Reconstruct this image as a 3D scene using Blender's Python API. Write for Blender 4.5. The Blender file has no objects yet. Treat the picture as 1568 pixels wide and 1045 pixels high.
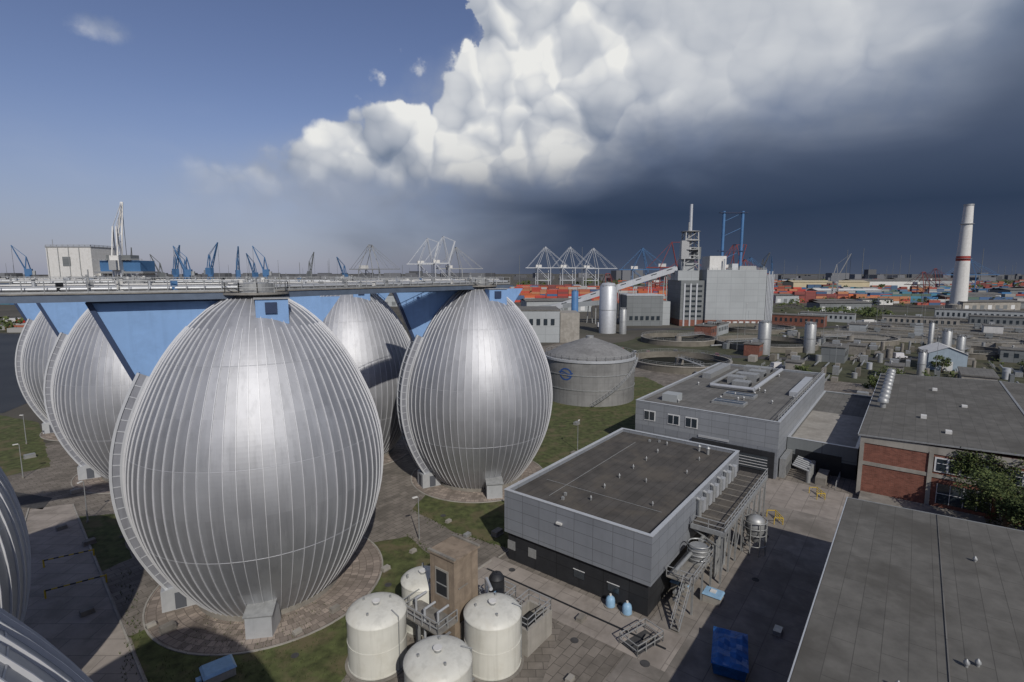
import bpy, math, random
from mathutils import Vector, Matrix
random.seed(7)
R=math.radians
sc=bpy.context.scene
H=35.0
# ------------------------------------------------------------------ camera
cam=bpy.data.cameras.new("camera"); co=bpy.data.objects.new("camera",cam)
sc.collection.objects.link(co); sc.camera=co
cam.sensor_width=36; cam.lens=18.37; cam.clip_end=30000; cam.clip_start=0.3
co.location=(0,0,H); co.rotation_euler=(R(90-7.44),0,0)
sc.view_settings.view_transform='Standard'; sc.view_settings.look='None'; sc.view_settings.exposure=0
SUN_EL=38.0; SUN_AZ=R(161)   # azimuth measured from +Y clockwise: behind and right of the viewer
sd=Vector((math.sin(SUN_AZ)*math.cos(R(SUN_EL)),math.cos(SUN_AZ)*math.cos(R(SUN_EL)),math.sin(R(SUN_EL))))
sl=bpy.data.lights.new("sun",'SUN'); sl.energy=3.5; sl.angle=R(0.5); sl.color=(1,0.945,0.87)
so=bpy.data.objects.new("sun",sl); sc.collection.objects.link(so)
so.rotation_euler=(-sd).to_track_quat('-Z','Y').to_euler()
# ------------------------------------------------------------------ node helper
class NT:
    def __init__(s,t): s.t=t; s.n=t.nodes; s.l=t.links
    def put(s,node,i,v):
        if v is None: return
        if isinstance(v,bpy.types.NodeSocket): s.l.new(v,node.inputs[i])
        else: node.inputs[i].default_value=v
    def math(s,op,a,b=None,c=None,clamp=False):
        n=s.n.new('ShaderNodeMath'); n.operation=op; n.use_clamp=clamp
        s.put(n,0,a); s.put(n,1,b); s.put(n,2,c); return n.outputs[0]
    def ss(s,x,a,b,o0=0.,o1=1.,lin=False):
        n=s.n.new('ShaderNodeMapRange'); n.interpolation_type='LINEAR' if lin else 'SMOOTHSTEP'
        s.put(n,0,x); s.put(n,1,a); s.put(n,2,b); s.put(n,3,o0); s.put(n,4,o1); return n.outputs[0]
    def noise(s,vec,scale,detail=6,rough=.55,dist=0.):
        n=s.n.new('ShaderNodeTexNoise'); s.put(n,'Vector',vec); s.put(n,'Scale',scale); s.put(n,'Detail',detail)
        s.put(n,'Roughness',rough); s.put(n,'Distortion',dist); return n.outputs['Fac']
    def mix(s,f,a,b,mode='MIX'):
        n=s.n.new('ShaderNodeMix'); n.data_type='RGBA'; n.blend_type=mode
        s.put(n,0,f); s.put(n,6,a); s.put(n,7,b); return n.outputs[2]
    def curve(s,x,pts):
        n=s.n.new('ShaderNodeFloatCurve'); c=n.mapping.curves[0]
        c.points[0].location=pts[0]; c.points[1].location=pts[-1]
        for p in pts[1:-1]: c.points.new(*p)
        n.mapping.update(); s.put(n,'Value',x); return n.outputs[0]
    def ramp(s,x,pts):
        n=s.n.new('ShaderNodeValToRGB'); e=n.color_ramp.elements
        e[0].position=pts[0][0]; e[0].color=pts[0][1]; e[1].position=pts[-1][0]; e[1].color=pts[-1][1]
        for p in pts[1:-1]:
            q=e.new(p[0]); q.color=p[1]
        s.put(n,0,x); return n.outputs[0]
def C(r,g,b): return (r,g,b,1.)
# ------------------------------------------------------------------ world
w=bpy.data.worlds.new("World"); sc.world=w; w.use_nodes=True
t=NT(w.node_tree); t.n.clear()
out=t.n.new('ShaderNodeOutputWorld')
sky=t.n.new('ShaderNodeTexSky'); sky.sky_type='NISHITA'; sky.sun_disc=False
sky.sun_elevation=R(SUN_EL); sky.sun_rotation=SUN_AZ; sky.air_density=1.0; sky.dust_density=0.6; sky.ozone_density=2.0
tc=t.n.new('ShaderNodeTexCoord'); dirv=tc.outputs['Generated']
sp=t.n.new('ShaderNodeSeparateXYZ'); t.l.new(dirv,sp.inputs[0])
X,Y,Z=sp.outputs
az=t.math('MULTIPLY',t.math('ARCTAN2',X,Y),180/math.pi)
el=t.math('MULTIPLY',t.math('ARCSINE',Z),180/math.pi)
azn=t.math('DIVIDE',t.math('ADD',az,60.),120.,clamp=True)
def cv(pts): return [((a+60)/120.,e/45.) for a,e in pts]
def off(v,d):
    m_=t.n.new('ShaderNodeVectorMath'); m_.operation='ADD'; t.l.new(v,m_.inputs[0]); m_.inputs[1].default_value=d; return m_.outputs[0]
nw=t.n.new('ShaderNodeTexNoise'); nw.inputs['Scale'].default_value=9.; nw.inputs['Detail'].default_value=3; t.l.new(dirv,nw.inputs['Vector'])
wm=t.n.new('ShaderNodeVectorMath'); wm.operation='MULTIPLY_ADD'; t.l.new(nw.outputs['Color'],wm.inputs[0]); wm.inputs[1].default_value=(.10,.10,.10); t.l.new(dirv,wm.inputs[2])
wv=wm.outputs[0]
def vor(v,s):
    n=t.n.new('ShaderNodeTexVoronoi'); n.feature='F1'; n.inputs['Scale'].default_value=s
    t.l.new(v,n.inputs['Vector']); d=n.outputs['Distance']; return t.math('MULTIPLY',t.math('MULTIPLY',d,d),.95)
OF=(0.010,-.006,0.016)
v1=vor(wv,11.); v1b=vor(off(wv,OF),11.)
v2=vor(wv,25.)
nA=t.noise(dirv,6.0,6,.56,.15)
nL=t.noise(dirv,4.5,2,.5)
nL2=t.noise(off(dirv,(0.03,-.01,0.045)),4.5,2,.5)
nB=t.noise(dirv,17.0,5,.6)
vs=t.n.new('ShaderNodeVectorMath'); vs.operation='MULTIPLY'; t.l.new(dirv,vs.inputs[0]); vs.inputs[1].default_value=(1,1,2.6)
nS=t.noise(vs.outputs[0],3.0,4,.5,.3)
nAc=t.math('SUBTRACT',nA,.5); nBc=t.math('SUBTRACT',nB,.5); nSc=t.math('SUBTRACT',nS,.5)
p1=t.math('SUBTRACT',.24,v1); p2=t.math('SUBTRACT',.24,v2)
azw=t.math('ADD',az,t.math('ADD',t.math('MULTIPLY',nAc,6.),t.math('ADD',t.math('MULTIPLY',nBc,3.),t.math('MULTIPLY',p1,5.))))
aznw=t.math('DIVIDE',t.math('ADD',azw,60.),120.,clamp=True)
T=t.math('MULTIPLY',t.curve(aznw,cv([(-60,0),(-40,2),(-34,10.4),(-28,12.2),(-20,14.2),(-15,16.4),(-11,19.0),(-8,20.4),(-5.5,22.5),(-4.2,28),(-2,38),(20,44),(60,44)])),45.)
S=t.math('MULTIPLY',t.curve(azn,cv([(-60,6),(-32,9.0),(-25,9.2),(-13,9.4),(-2,10.0),(8,10.6),(15,11.8),(27,13.0),(37,14.0),(42,17),(46,21),(60,26)])),45.)
puff=t.math('ADD',t.math('MULTIPLY',p1,7.),t.math('MULTIPLY',p2,3.))
puff=t.math('MULTIPLY',puff,t.ss(az,-34.,-18.,.25,1.))
edge=t.math('ADD',t.math('SUBTRACT',T,el),t.math('ADD',puff,t.math('ADD',t.math('MULTIPLY',nAc,5.),t.math('MULTIPLY',nBc,3.))))
soft=t.ss(az,-34.,-12.,4.0,1.4)
Mc=t.ss(edge,0.,soft)
low=t.math('ADD',t.math('SUBTRACT',el,S),t.math('MULTIPLY',nSc,8.))
lowb=t.math('ADD',low,t.math('ADD',t.math('MULTIPLY',nAc,4.),t.math('MULTIPLY',puff,.25)))
wd=t.ss(az,0.,22.,2.4,6.5)
Ml=t.ss(lowb,t.math('MULTIPLY',wd,-1.),wd)
Mc=t.math('MULTIPLY',Mc,Ml)
Mc=t.math('MULTIPLY',Mc,t.ss(az,-36.,-27.,.0,1.))
dx=t.math('DIVIDE',t.math('SUBTRACT',az,-36.2),2.3); dy=t.math('DIVIDE',t.math('SUBTRACT',el,19.3),1.1)
blob=t.math('SUBTRACT',1.,t.math('ADD',t.math('MULTIPLY',dx,dx),t.math('MULTIPLY',dy,dy)))
blob=t.math('ADD',blob,t.math('MULTIPLY',nBc,3.5))
Mb=t.ss(blob,-.2,2.0,0.,.6)
wis=t.math('MULTIPLY',t.ss(nS,.50,.72,0.,.25),t.ss(el,17.,9.))
lc=t.math('MULTIPLY',t.math('MULTIPLY',t.ss(az,-36.,-24.),t.ss(el,2.,8.)),t.math('MULTIPLY',t.ss(t.math('SUBTRACT',el,T),1.,-4.),t.ss(nA,.38,.62,.3,.85)))
Mc=t.math('MAXIMUM',Mc,Mb)
st=t.math('SUBTRACT',0.,low)
Ms=t.math('MULTIPLY',t.ss(st,-6.5,4.5),t.ss(t.math('ADD',az,t.math('MULTIPLY',nSc,22.)),-24.,8.,0.,1.))
front=t.ss(Y,-.1,.35)
Ms=t.math('MULTIPLY',Ms,front); Mc=t.math('MULTIPLY',Mc,front)
relief=t.math('ADD',t.math('MULTIPLY',t.math('SUBTRACT',nL,nL2),1.5),t.math('ADD',t.math('MULTIPLY',t.math('SUBTRACT',v1b,v1),1.1),t.math('MULTIPLY',p2,.30)))
relief=t.math('MULTIPLY',relief,t.ss(az,4.,20.,1.,.3))
br=t.curve(azn,[((a+60)/120.,b) for a,b in [(-60,.45),(-34,.56),(-20,.68),(-10,.84),(-3,.90),(5,.88),(11,.80),(17,.70),(28,.64),(36,.58),(41,.40),(45,.15),(60,.1)]])
f=t.math('ADD',br,t.math('ADD',relief,t.math('MULTIPLY',nSc,.45)))
f=t.math('ADD',f,t.ss(lowb,-1.,6.,-.20,.03))
cc=t.ramp(f,[(0.,C(.10,.14,.22)),(.3,C(.22,.265,.35)),(.6,C(.40,.435,.50)),(.85,C(.62,.64,.67)),(1.,C(.82,.82,.80))])
eln=t.math('DIVIDE',el,20.,clamp=True)
stc=t.ramp(t.math('ADD',eln,t.math('MULTIPLY',nSc,.12)),[(0.,C(.062,.080,.125)),(.08,C(.045,.064,.110)),(.3,C(.029,.047,.088)),(.55,C(.060,.084,.140)),(.8,C(.11,.14,.205)),(1.,C(.12,.155,.22))])
skc=t.mix(1.,sky.outputs[0],C(.076,.068,.078),'MULTIPLY')
hz=t.ss(el,16.,0.,0.,.7)
skc=t.mix(hz,skc,C(.245,.285,.40))
skc=t.mix(wis,skc,C(.42,.46,.55))
skc=t.mix(lc,skc,C(.31,.35,.44))
c1=t.mix(Mc,skc,cc)
c2=t.mix(Ms,c1,stc)
bg=t.n.new('ShaderNodeBackground'); t.l.new(c2,bg.inputs[0]); bg.inputs[1].default_value=1.0
t.l.new(bg.outputs[0],out.inputs[0])
# ------------------------------------------------------------------ materials
def mat(name,col,rough=.8,metal=0.,var=.15,scale=1.,bump=0.,brick=None,stain=0.,stain_scale=.15,stain_col=None,spec=.3,streak=0.):
    k_=1. if metal>.3 else .88
    col=tuple(x*k_ for x in col); stain_col=tuple(x*k_ for x in stain_col) if stain_col else None
    m=bpy.data.materials.new(name); m.use_nodes=True; t=NT(m.node_tree)
    b=t.n['Principled BSDF']; b.inputs['Roughness'].default_value=rough; b.inputs['Metallic'].default_value=metal
    b.inputs['Specular IOR Level'].default_value=spec
    tc=t.n.new('ShaderNodeTexCoord'); o=tc.outputs['Object']
    n=t.noise(o,scale,4,.6)
    f=t.ss(n,.3,.7,lin=True)
    c0=C(*[x*(1-var) for x in col]); c1=C(*[min(1,x*(1+var)) for x in col])
    c=t.mix(f,c0,c1)
    if brick:
        s=t.n.new('ShaderNodeSeparateXYZ'); t.l.new(o,s.inputs[0]); cb=t.n.new('ShaderNodeCombineXYZ')
        if brick.get('mode','wall')=='wall':
            t.l.new(t.math('ADD',s.outputs[0],s.outputs[1]),cb.inputs[0]); t.l.new(s.outputs[2],cb.inputs[1])
        elif brick['mode']=='flat':
            t.l.new(s.outputs[0],cb.inputs[0]); t.l.new(s.outputs[1],cb.inputs[1])
        else:
            an=t.math('ARCTAN2',s.outputs[1],s.outputs[0])
            if brick['mode']=='egg':
                t.l.new(t.math('MULTIPLY',an,72/(2*math.pi)),cb.inputs[0]); t.l.new(s.outputs[2],cb.inputs[1])
            else:
                rr=t.math('SQRT',t.math('ADD',t.math('MULTIPLY',s.outputs[0],s.outputs[0]),t.math('MULTIPLY',s.outputs[1],s.outputs[1])))
                t.l.new(t.math('MULTIPLY',an,12.),cb.inputs[0]); t.l.new(rr,cb.inputs[1])
        bt=t.n.new('ShaderNodeTexBrick'); t.l.new(cb.outputs[0],bt.inputs['Vector'])
        bt.offset=brick.get('off',.5)
        bt.inputs['Scale'].default_value=1; bt.inputs['Brick Width'].default_value=brick['w']; bt.inputs['Row Height'].default_value=brick['h']
        bt.inputs['Mortar Size'].default_value=brick.get('m',.02); bt.inputs['Mortar Smooth'].default_value=.1
        v=brick.get('v',.12)
        bt.inputs['Color1'].default_value=C(1-v,1-v,1-v); bt.inputs['Color2'].default_value=C(1+v,1+v,1+v)
        mc=brick.get('mc',.5)
        bt.inputs['Mortar'].default_value=C(mc,mc,mc) if not isinstance(mc,tuple) else C(*mc)
        c=t.mix(1.,c,bt.outputs['Color'],'MULTIPLY')
        if brick.get('rv'): t.l.new(t.math('ADD',t.math('MULTIPLY',bt.outputs['Color'],brick['rv']),rough-brick['rv']),b.inputs['Roughness'])
    if stain>0:
        n2=t.noise(o,stain_scale,5,.65,.3)
        f2=t.ss(n2,.46,.68,0.,stain)
        c=t.mix(f2,c,C(*(stain_col or [x*.45 for x in col])))
    if streak>0:
        mp=t.n.new('ShaderNodeVectorMath'); mp.operation='MULTIPLY'; t.l.new(o,mp.inputs[0]); mp.inputs[1].default_value=(1,1,.06)
        n3=t.noise(mp.outputs[0],1.6,3,.6); c=t.mix(t.ss(n3,.48,.7,0.,streak),c,C(*[x*.5 for x in col]))
    t.l.new(c,b.inputs['Base Color'])
    if bump>0:
        bp=t.n.new('ShaderNodeBump'); bp.inputs['Strength'].default_value=bump; bp.inputs['Distance'].default_value=.05
        t.l.new(n,bp.inputs['Height']); t.l.new(bp.outputs[0],b.inputs['Normal'])
    return m
M={}
M['egg']=mat('aluminium_cladding',(.38,.39,.41),.60,.78,.05,.35,brick=dict(mode='egg',w=1,h=4.4,m=.006,v=.08,mc=.85,off=.5,rv=.28),stain=.3,stain_scale=.10,stain_col=(.27,.28,.30),streak=.22)
M['rib']=mat('seam_metal',(.55,.56,.58),.6,.4,.05,1)
M['lap']=mat('lap_metal',(.36,.37,.39),.6,.6,.05,1)
M['fin']=mat('stair_cover_panel',(.11,.12,.14),.55,.4,.1,.6,streak=.2)
M['finside']=mat('stair_cover_side',(.25,.26,.29),.55,.4,.1,.6,streak=.3)
M['alu']=mat('light_metal',(.46,.48,.50),.5,.45,.08,.8,streak=.15)
M['flange']=mat('fin_flange_metal',(.52,.54,.57),.5,.3,.05,.8,streak=.2)
M['blue']=mat('blue_paint',(.20,.34,.58),.6,0,.06,.4,stain=.2,stain_scale=.4,streak=.15)
M['dblue']=mat('dark_blue_steel',(.035,.055,.11),.5,.2,.1,1)
M['deck']=mat('deck_grating',(.24,.23,.21),.8,.2,.2,1.5,stain=.5,stain_scale=.6)
M['deckside']=mat('deck_edge',(.10,.13,.18),.6,.1,.12,1)
M['galv']=mat('galvanised_steel',(.32,.33,.33),.5,.5,.15,2)
M['dark']=mat('dark_void',(.02,.022,.025),.5,0,.2,1)
M['black']=mat('black_cladding',(.028,.03,.034),.55,.1,.2,.4,brick=dict(w=3.,h=1.9,m=.03,v=.1,mc=.4,off=0))
M['panel']=mat('grey_facade_panel',(.265,.285,.315),.45,.25,.05,.5,brick=dict(w=2.35,h=1.35,m=.025,v=.05,mc=.45,off=0),stain=.12,streak=.12)
M['panel2']=mat('light_facade_panel',(.29,.31,.335),.5,.2,.05,.3,brick=dict(w=3.,h=1.2,m=.03,v=.05,mc=.55,off=0),stain=.1,streak=.15)
M['para']=mat('parapet_metal',(.46,.48,.50),.45,.4,.06,1)
M['roofdark']=mat('roof_gravel',(.074,.069,.063),.95,0,.25,.5,bump=.3,brick=dict(mode='flat',w=40,h=1.05,m=.05,v=.05,mc=.7),stain=.6,stain_scale=.22,stain_col=(.12,.105,.085))
M['roofgrey']=mat('roof_bitumen',(.145,.142,.133),.9,0,.18,.5,bump=.15,brick=dict(mode='flat',w=7,h=1.1,m=.04,v=.08,mc=.7),stain=.6,stain_scale=.12,stain_col=(.085,.083,.078))
M['roofpan']=mat('roof_panel',(.122,.118,.107),.85,0,.2,.6,bump=.25,brick=dict(mode='flat',w=4.6,h=1.5,m=.025,v=.08,mc=.6),stain=.7,stain_scale=.13,stain_col=(.074,.070,.061))
M['white']=mat('white_paint',(.62,.62,.60),.5,0,.05,.6,stain=.3,stain_scale=.5,stain_col=(.42,.40,.36),streak=.2)
M['tankw']=mat('cream_tank_paint',(.62,.62,.565),.42,0,.05,.5,stain=.4,stain_scale=.35,stain_col=(.47,.45,.38),streak=.25)
M['conc']=mat('concrete',(.23,.215,.19),.9,0,.18,.8,bump=.2,stain=.55,stain_scale=.3,stain_col=(.12,.11,.095),streak=.3)
M['concl']=mat('pale_concrete',(.31,.295,.265),.9,0,.14,.6,stain=.5,stain_scale=.25,stain_col=(.19,.175,.15),streak=.25)
M['basin']=mat('basin_concrete',(.17,.157,.132),.95,0,.2,.3,stain=.5,stain_scale=.1,stain_col=(.10,.093,.075))
M['tower']=mat('weathered_render',(.25,.20,.15),.9,0,.2,.9,bump=.3,stain=.6,stain_scale=.5,stain_col=(.14,.11,.085),streak=.45)
M['brick']=mat('red_brick',(.20,.075,.052),.9,0,.2,1.2,brick=dict(w=.5,h=.16,m=.02,v=.22,mc=(1.0,1.5,1.7)),stain=.35,streak=.2)
M['glass']=mat('window_glass',(.03,.04,.05),.08,0,.1,1,spec=.8)
M['frame']=mat('window_frame_white',(.60,.61,.61),.5,0,.05,1)
M['grass']=mat('grass',(.070,.082,.030),.95,0,.5,.9,bump=.8,stain=.9,stain_scale=.28,stain_col=(.125,.105,.058))
M['hillgrass']=mat('rough_grass',(.058,.062,.034),.95,0,.4,.15,stain=.85,stain_scale=.04,stain_col=(.092,.080,.056))
M['pave']=mat('paving_slabs',(.185,.165,.142),.9,0,.2,.5,bump=.2,brick=dict(mode='flat',w=1.4,h=.9,m=.035,v=.16,mc=.5),stain=.75,stain_scale=.16,stain_col=(.095,.086,.072))
M['pavel']=mat('pale_slabs',(.29,.26,.23),.9,0,.14,.5,bump=.1,brick=dict(mode='flat',w=3.4,h=2.2,m=.04,v=.08,mc=.6),stain=.65,stain_scale=.22,stain_col=(.175,.155,.132))
M['ring']=mat('ring_pavers',(.27,.228,.195),.9,0,.15,.7,brick=dict(mode='polar',w=.75,h=.8,m=.03,v=.32,mc=.45),stain=.6,stain_scale=.35,stain_col=(.14,.12,.10))
M['asph']=mat('asphalt',(.055,.055,.056),.9,0,.25,1.5,bump=.2,stain=.5,stain_scale=.2,stain_col=(.09,.085,.08))
M['yard']=mat('yard_surface',(.22,.20,.178),.9,0,.2,.6,bump=.2,brick=dict(mode='flat',w=5.,h=3.,m=.04,v=.10,mc=.6),stain=.7,stain_scale=.16,stain_col=(.12,.11,.096))
M['ground']=mat('ground',(.086,.079,.065),.95,0,.35,.02,stain=.8,stain_scale=.009,stain_col=(.050,.055,.036))
M['water']=mat('water',(.035,.036,.034),.55,0,.25,.05,spec=.25)
M['sludge']=mat('basin_water',(.020,.021,.016),.85,0,.3,.1,spec=.08)
M['rail']=mat('railing_steel',(.36,.37,.37),.5,.4,.1,2)
M['yellow']=mat('yellow_paint',(.50,.35,.03),.5,0,.1,3)
M['tarp']=mat('blue_tarpaulin',(.02,.12,.36),.45,0,.3,1.6,bump=.6)
M['ltblue']=mat('pale_blue_plastic',(.24,.40,.56),.45,0,.12,2,stain=.3,stain_scale=1.)
M['palewall']=mat('pale_blue_wall',(.30,.37,.43),.6,0,.08,.5,streak=.2)
M['red']=mat('red_paint',(.30,.05,.04),.6,0,.15,.3)
M['bluepipe']=mat('blue_stack_paint',(.07,.17,.34),.55,0,.12,.2)
M['plantgrey']=mat('plant_facade',(.35,.375,.385),.6,.05,.06,.05,brick=dict(w=9,h=4,m=.12,v=.04,mc=.8,off=0),stain=.15,stain_scale=.03,streak=.1)
M['plantgrey2']=mat('plant_facade_dark',(.18,.195,.20),.6,.1,.08,.05,brick=dict(w=6,h=3,m=.1,v=.06,mc=.7,off=0),streak=.1)
M['tankconc']=mat('gas_tank_concrete',(.22,.222,.22),.8,0,.1,.3,brick=dict(mode='egg',w=6,h=3.1,m=.03,v=.05,mc=.7,off=0),stain=.5,stain_scale=.15,streak=.4)
M['bark']=mat('bark',(.09,.065,.045),.95,0,.3,3)
M['leaf']=mat('foliage',(.045,.066,.020),.8,0,.5,1.3)
M['leaf2']=mat('foliage_light',(.085,.105,.032),.8,0,.4,1.3)
M['tyre']=mat('rubber',(.02,.02,.02),.8)
M['logo']=mat('logo_blue',(.03,.08,.25),.6)
M['cream']=mat('cream_cladding',(.46,.40,.27),.7,0,.08,.1)
m=bpy.data.materials.new('painted_containers'); m.use_nodes=True; at=m.node_tree.nodes.new('ShaderNodeAttribute'); at.attribute_name='Col'
m.node_tree.links.new(at.outputs['Color'],m.node_tree.nodes['Principled BSDF'].inputs['Base Color']); m.node_tree.nodes['Principled BSDF'].inputs['Roughness'].default_value=.8
M['vcol']=m
# ------------------------------------------------------------------ mesh builder
class MB:
    def __init__(s): s.v=[]; s.f=[]; s.mi=[]; s.sm=[]; s.mats=[]; s.cols=[]; s.col=(1,1,1,1)
    def k(s,m):
        if m not in s.mats: s.mats.append(m)
        return s.mats.index(m)
    def poly(s,pts,m,sm=False):
        b=len(s.v); s.v+= [tuple(p) for p in pts]; s.f.append(tuple(range(b,b+len(pts)))); s.mi.append(s.k(m)); s.sm.append(sm); s.cols.append(s.col)
    def faces(s,vs,fs,m,sm=False):
        b=len(s.v); s.v+=[tuple(p) for p in vs]; k=s.k(m)
        for f in fs: s.f.append(tuple(b+i for i in f)); s.mi.append(k); s.sm.append(sm); s.cols.append(s.col)
    def hexa(s,p,m):
        s.faces(p,[(0,3,2,1),(4,5,6,7),(0,1,5,4),(1,2,6,5),(2,3,7,6),(3,0,4,7)],m)
    def box(s,x0,x1,y0,y1,z0,z1,m):
        s.hexa([(x0,y0,z0),(x1,y0,z0),(x1,y1,z0),(x0,y1,z0),(x0,y0,z1),(x1,y0,z1),(x1,y1,z1),(x0,y1,z1)],m)
    def rbox(s,cx,cy,z0,sx,sy,sz,ang,m):
        c,d=math.cos(ang),math.sin(ang); q=[(-sx/2,-sy/2),(sx/2,-sy/2),(sx/2,sy/2),(-sx/2,sy/2)]
        r=[(cx+a*c-b*d,cy+a*d+b*c) for a,b in q]
        s.hexa([(a,b,z0) for a,b in r]+[(a,b,z0+sz) for a,b in r],m)
    def beam(s,p,q,w,h,m):
        p=Vector(p);q=Vector(q);d=(q-p)
        if d.length<1e-6: return
        d.normalize(); up=Vector((0,0,1)) if abs(d.z)<.98 else Vector((1,0,0))
        x=d.cross(up).normalized()*w/2; y=x.cross(d).normalized()*h/2
        s.hexa([p-x-y,p+x-y,p+x+y,p-x+y,q-x-y,q+x-y,q+x+y,q-x+y],m)
    def tube(s,p,q,r,m,n=8,r2=None):
        p=Vector(p);q=Vector(q);d=(q-p).normalized(); up=Vector((0,0,1)) if abs(d.z)<.95 else Vector((1,0,0))
        x=d.cross(up).normalized(); y=x.cross(d); r2=r if r2 is None else r2
        a=[p+(x*math.cos(i*2*math.pi/n)+y*math.sin(i*2*math.pi/n))*r for i in range(n)]
        b=[q+(x*math.cos(i*2*math.pi/n)+y*math.sin(i*2*math.pi/n))*r2 for i in range(n)]
        s.faces(a+b,[(i,(i+1)%n,n+(i+1)%n,n+i) for i in range(n)],m,True)
        s.poly(a[::-1],m); s.poly(b,m)
    def lathe(s,cx,cy,prof,m,n=32,sm=True):
        vs=[];fs=[]
        for r,z in prof:
            for i in range(n):
                a=2*math.pi*i/n; vs.append((cx+r*math.cos(a),cy+r*math.sin(a),z))
        for j in range(len(prof)-1):
            for i in range(n):
                fs.append((j*n+i,j*n+(i+1)%n,(j+1)*n+(i+1)%n,(j+1)*n+i))
        s.faces(vs,fs,m,sm)
    def cyl(s,cx,cy,z0,z1,r,m,n=24,r1=None,top=None):
        r1=r if r1 is None else r1
        s.lathe(cx,cy,[(r,z0),(r1,z1)],m,n)
        s.poly([(cx+r1*math.cos(2*math.pi*i/n),cy+r1*math.sin(2*math.pi*i/n),z1) for i in range(n)],top or m)
    def rail(s,pts,z,m=None,h=1.1,step=1.6,closed=False,r=.035,bars=2):
        m=m or M['rail']
        if closed: pts=pts+[pts[0]]
        for (x0,y0),(x1,y1) in zip(pts,pts[1:]):
            L=math.hypot(x1-x0,y1-y0); n=max(1,int(L/step))
            for i in range(n+1):
                t=i/n; x=x0+(x1-x0)*t; y=y0+(y1-y0)*t
                s.beam((x,y,z),(x,y,z+h),r*2,r*2,m)
            for b in range(bars):
                zz=z+h*(b+1)/bars
                s.beam((x0,y0,zz),(x1,y1,zz),r*2,r*2,m)
    def obj(s,name,loc=(0,0,0),rz=0,parent=None):
        me=bpy.data.meshes.new(name); me.from_pydata(s.v,[],s.f)
        for m in s.mats: me.materials.append(m)
        me.polygons.foreach_set('material_index',s.mi); me.polygons.foreach_set('use_smooth',s.sm)
        if M['vcol'] in s.mats:
            ca=me.color_attributes.new('Col','FLOAT_COLOR','CORNER'); arr=[]
            for f,c in zip(s.f,s.cols): arr+=list(c)*len(f)
            ca.data.foreach_set('color',arr)
        me.update()
        o=bpy.data.objects.new(name,me); o.location=loc; o.rotation_euler=(0,0,rz); sc.collection.objects.link(o)
        if parent: o.parent=parent
        return o
GA=math.atan2(.791,.611)
def g2w(a,b): return (.611*a-.791*b,.791*a+.611*b)
def sheet(name,pts,z,m,rz=0,rag=0.,step=1.2):
    b=MB(); q=[]
    if rag>0:
        for (x0,y0),(x1,y1) in zip(pts,pts[1:]+pts[:1]):
            L=math.hypot(x1-x0,y1-y0); n=max(1,int(L/step))
            for i in range(n):
                t=i/n; q.append((x0+(x1-x0)*t+random.uniform(-rag,rag),y0+(y1-y0)*t+random.uniform(-rag,rag)))
    else: q=pts
    b.poly([(x,y,z) for x,y in q],m); return b.obj(name,rz=rz)
# ------------------------------------------------------------------ ground
sheet('ground',[(-9000,-600),(9000,-600),(9000,16000),(-9000,16000)],0,M['ground'])
sheet('site_pavement',[(-50,-120),(230,-120),(230,140),(-50,140)],.006,M['pave'],GA)
G_=M['grass']
sheet('lawn',[(-37,46.7),(-32.7,42),(-30,34),(-8,34),(-9,47),(-9.5,60.5),(-14,66),(-24,62)],.014,G_,rag=.13)
sheet('lawn',[(-66,71),(-58,72.5),(-47,60.5),(-49.5,56)],.014,G_,rag=.15)
sheet('lawn',[(-127,126),(-112,120),(-84,91.5),(-90,84),(-110,90)],.014,G_,rag=.2)
sheet('lawn',[(-15,74),(-7.6,67),(0,62.6),(11,79),(16,104),(-6,112)],.014,G_,rag=.13)
sheet('lawn',[(8,99),(22,104),(50,142),(45,174),(-6,175),(-12,112)],.018,G_,rag=.2)
sheet('lawn',[(-52,78),(-38,84),(-34,92),(-50,96),(-62,84)],.014,G_,rag=.2)
sheet('lawn',[(7.,37.),(5,30),(16,30),(13,38.5),(11,40.5),(8.5,40)],.027,G_,rag=.15)
sheet('concrete_road',[(-72,74),(-67,76),(-30,39.5),(-22,28),(-36,28)],.02,M['pavel'])
sheet('asphalt_road',[(-140,84),(-100,86),(-72,78),(-70,74),(-100,80),(-140,78)],.02,M['asph'])
sheet('concrete_yard',[(30,4.6),(95,4.6),(95,18.7),(30,18.7)],.016,M['yard'],GA)
sheet('concrete_yard',[(80,16),(95,16),(95,37),(80,37)],.022,M['pavel'],GA)
sheet('concrete_yard',[(84,6),(95.8,6),(95.8,16),(84,16)],.024,M['pavel'],GA)
sheet('paved_path',[(30,43.5),(31,39),(46.9,39),(46.9,15),(41.5,15),(41.5,35),(28,37)],.02,M['pavel'],GA)
sheet('paved_path',[(56,39),(92,41),(92,43),(56,41)],.024,M['pavel'],GA)
b=MB(); b.beam(g2w(44.3,16)+(.02,),g2w(44.3,38)+(.02,),.22,.10,M['dark']); b.obj('drain_channel')
b=MB()
for a0,b0,a1,b1 in ((47,38.4,80,38.4),(30,38.7,46,38.7),(80,18.6,80,38)): b.beam(g2w(a0,b0)+(.06,),g2w(a1,b1)+(.06,),.15,.12,M['concl'])
b.beam((-72.3,74.3,.06),(-36.2,28.2,.06),.18,.14,M['concl']); b.beam((-66.8,75.6,.06),(-30,39.2,.06),.18,.14,M['concl'])
b.obj('kerb')
sheet('water',[(-700,330),(-260,300),(-205,245),(-140,165),(-128,128),(-300,110),(-900,110)],.03,M['water'])
sheet('harbour_water',[(-2500,950),(-200,950),(-150,1250),(-2500,1500)],.05,M['water'])
sheet('grass_bank',[(-420,330),(-180,330),(-150,215),(-190,240),(-260,298)],.035,M['hillgrass'],rag=2,step=8)
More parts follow.
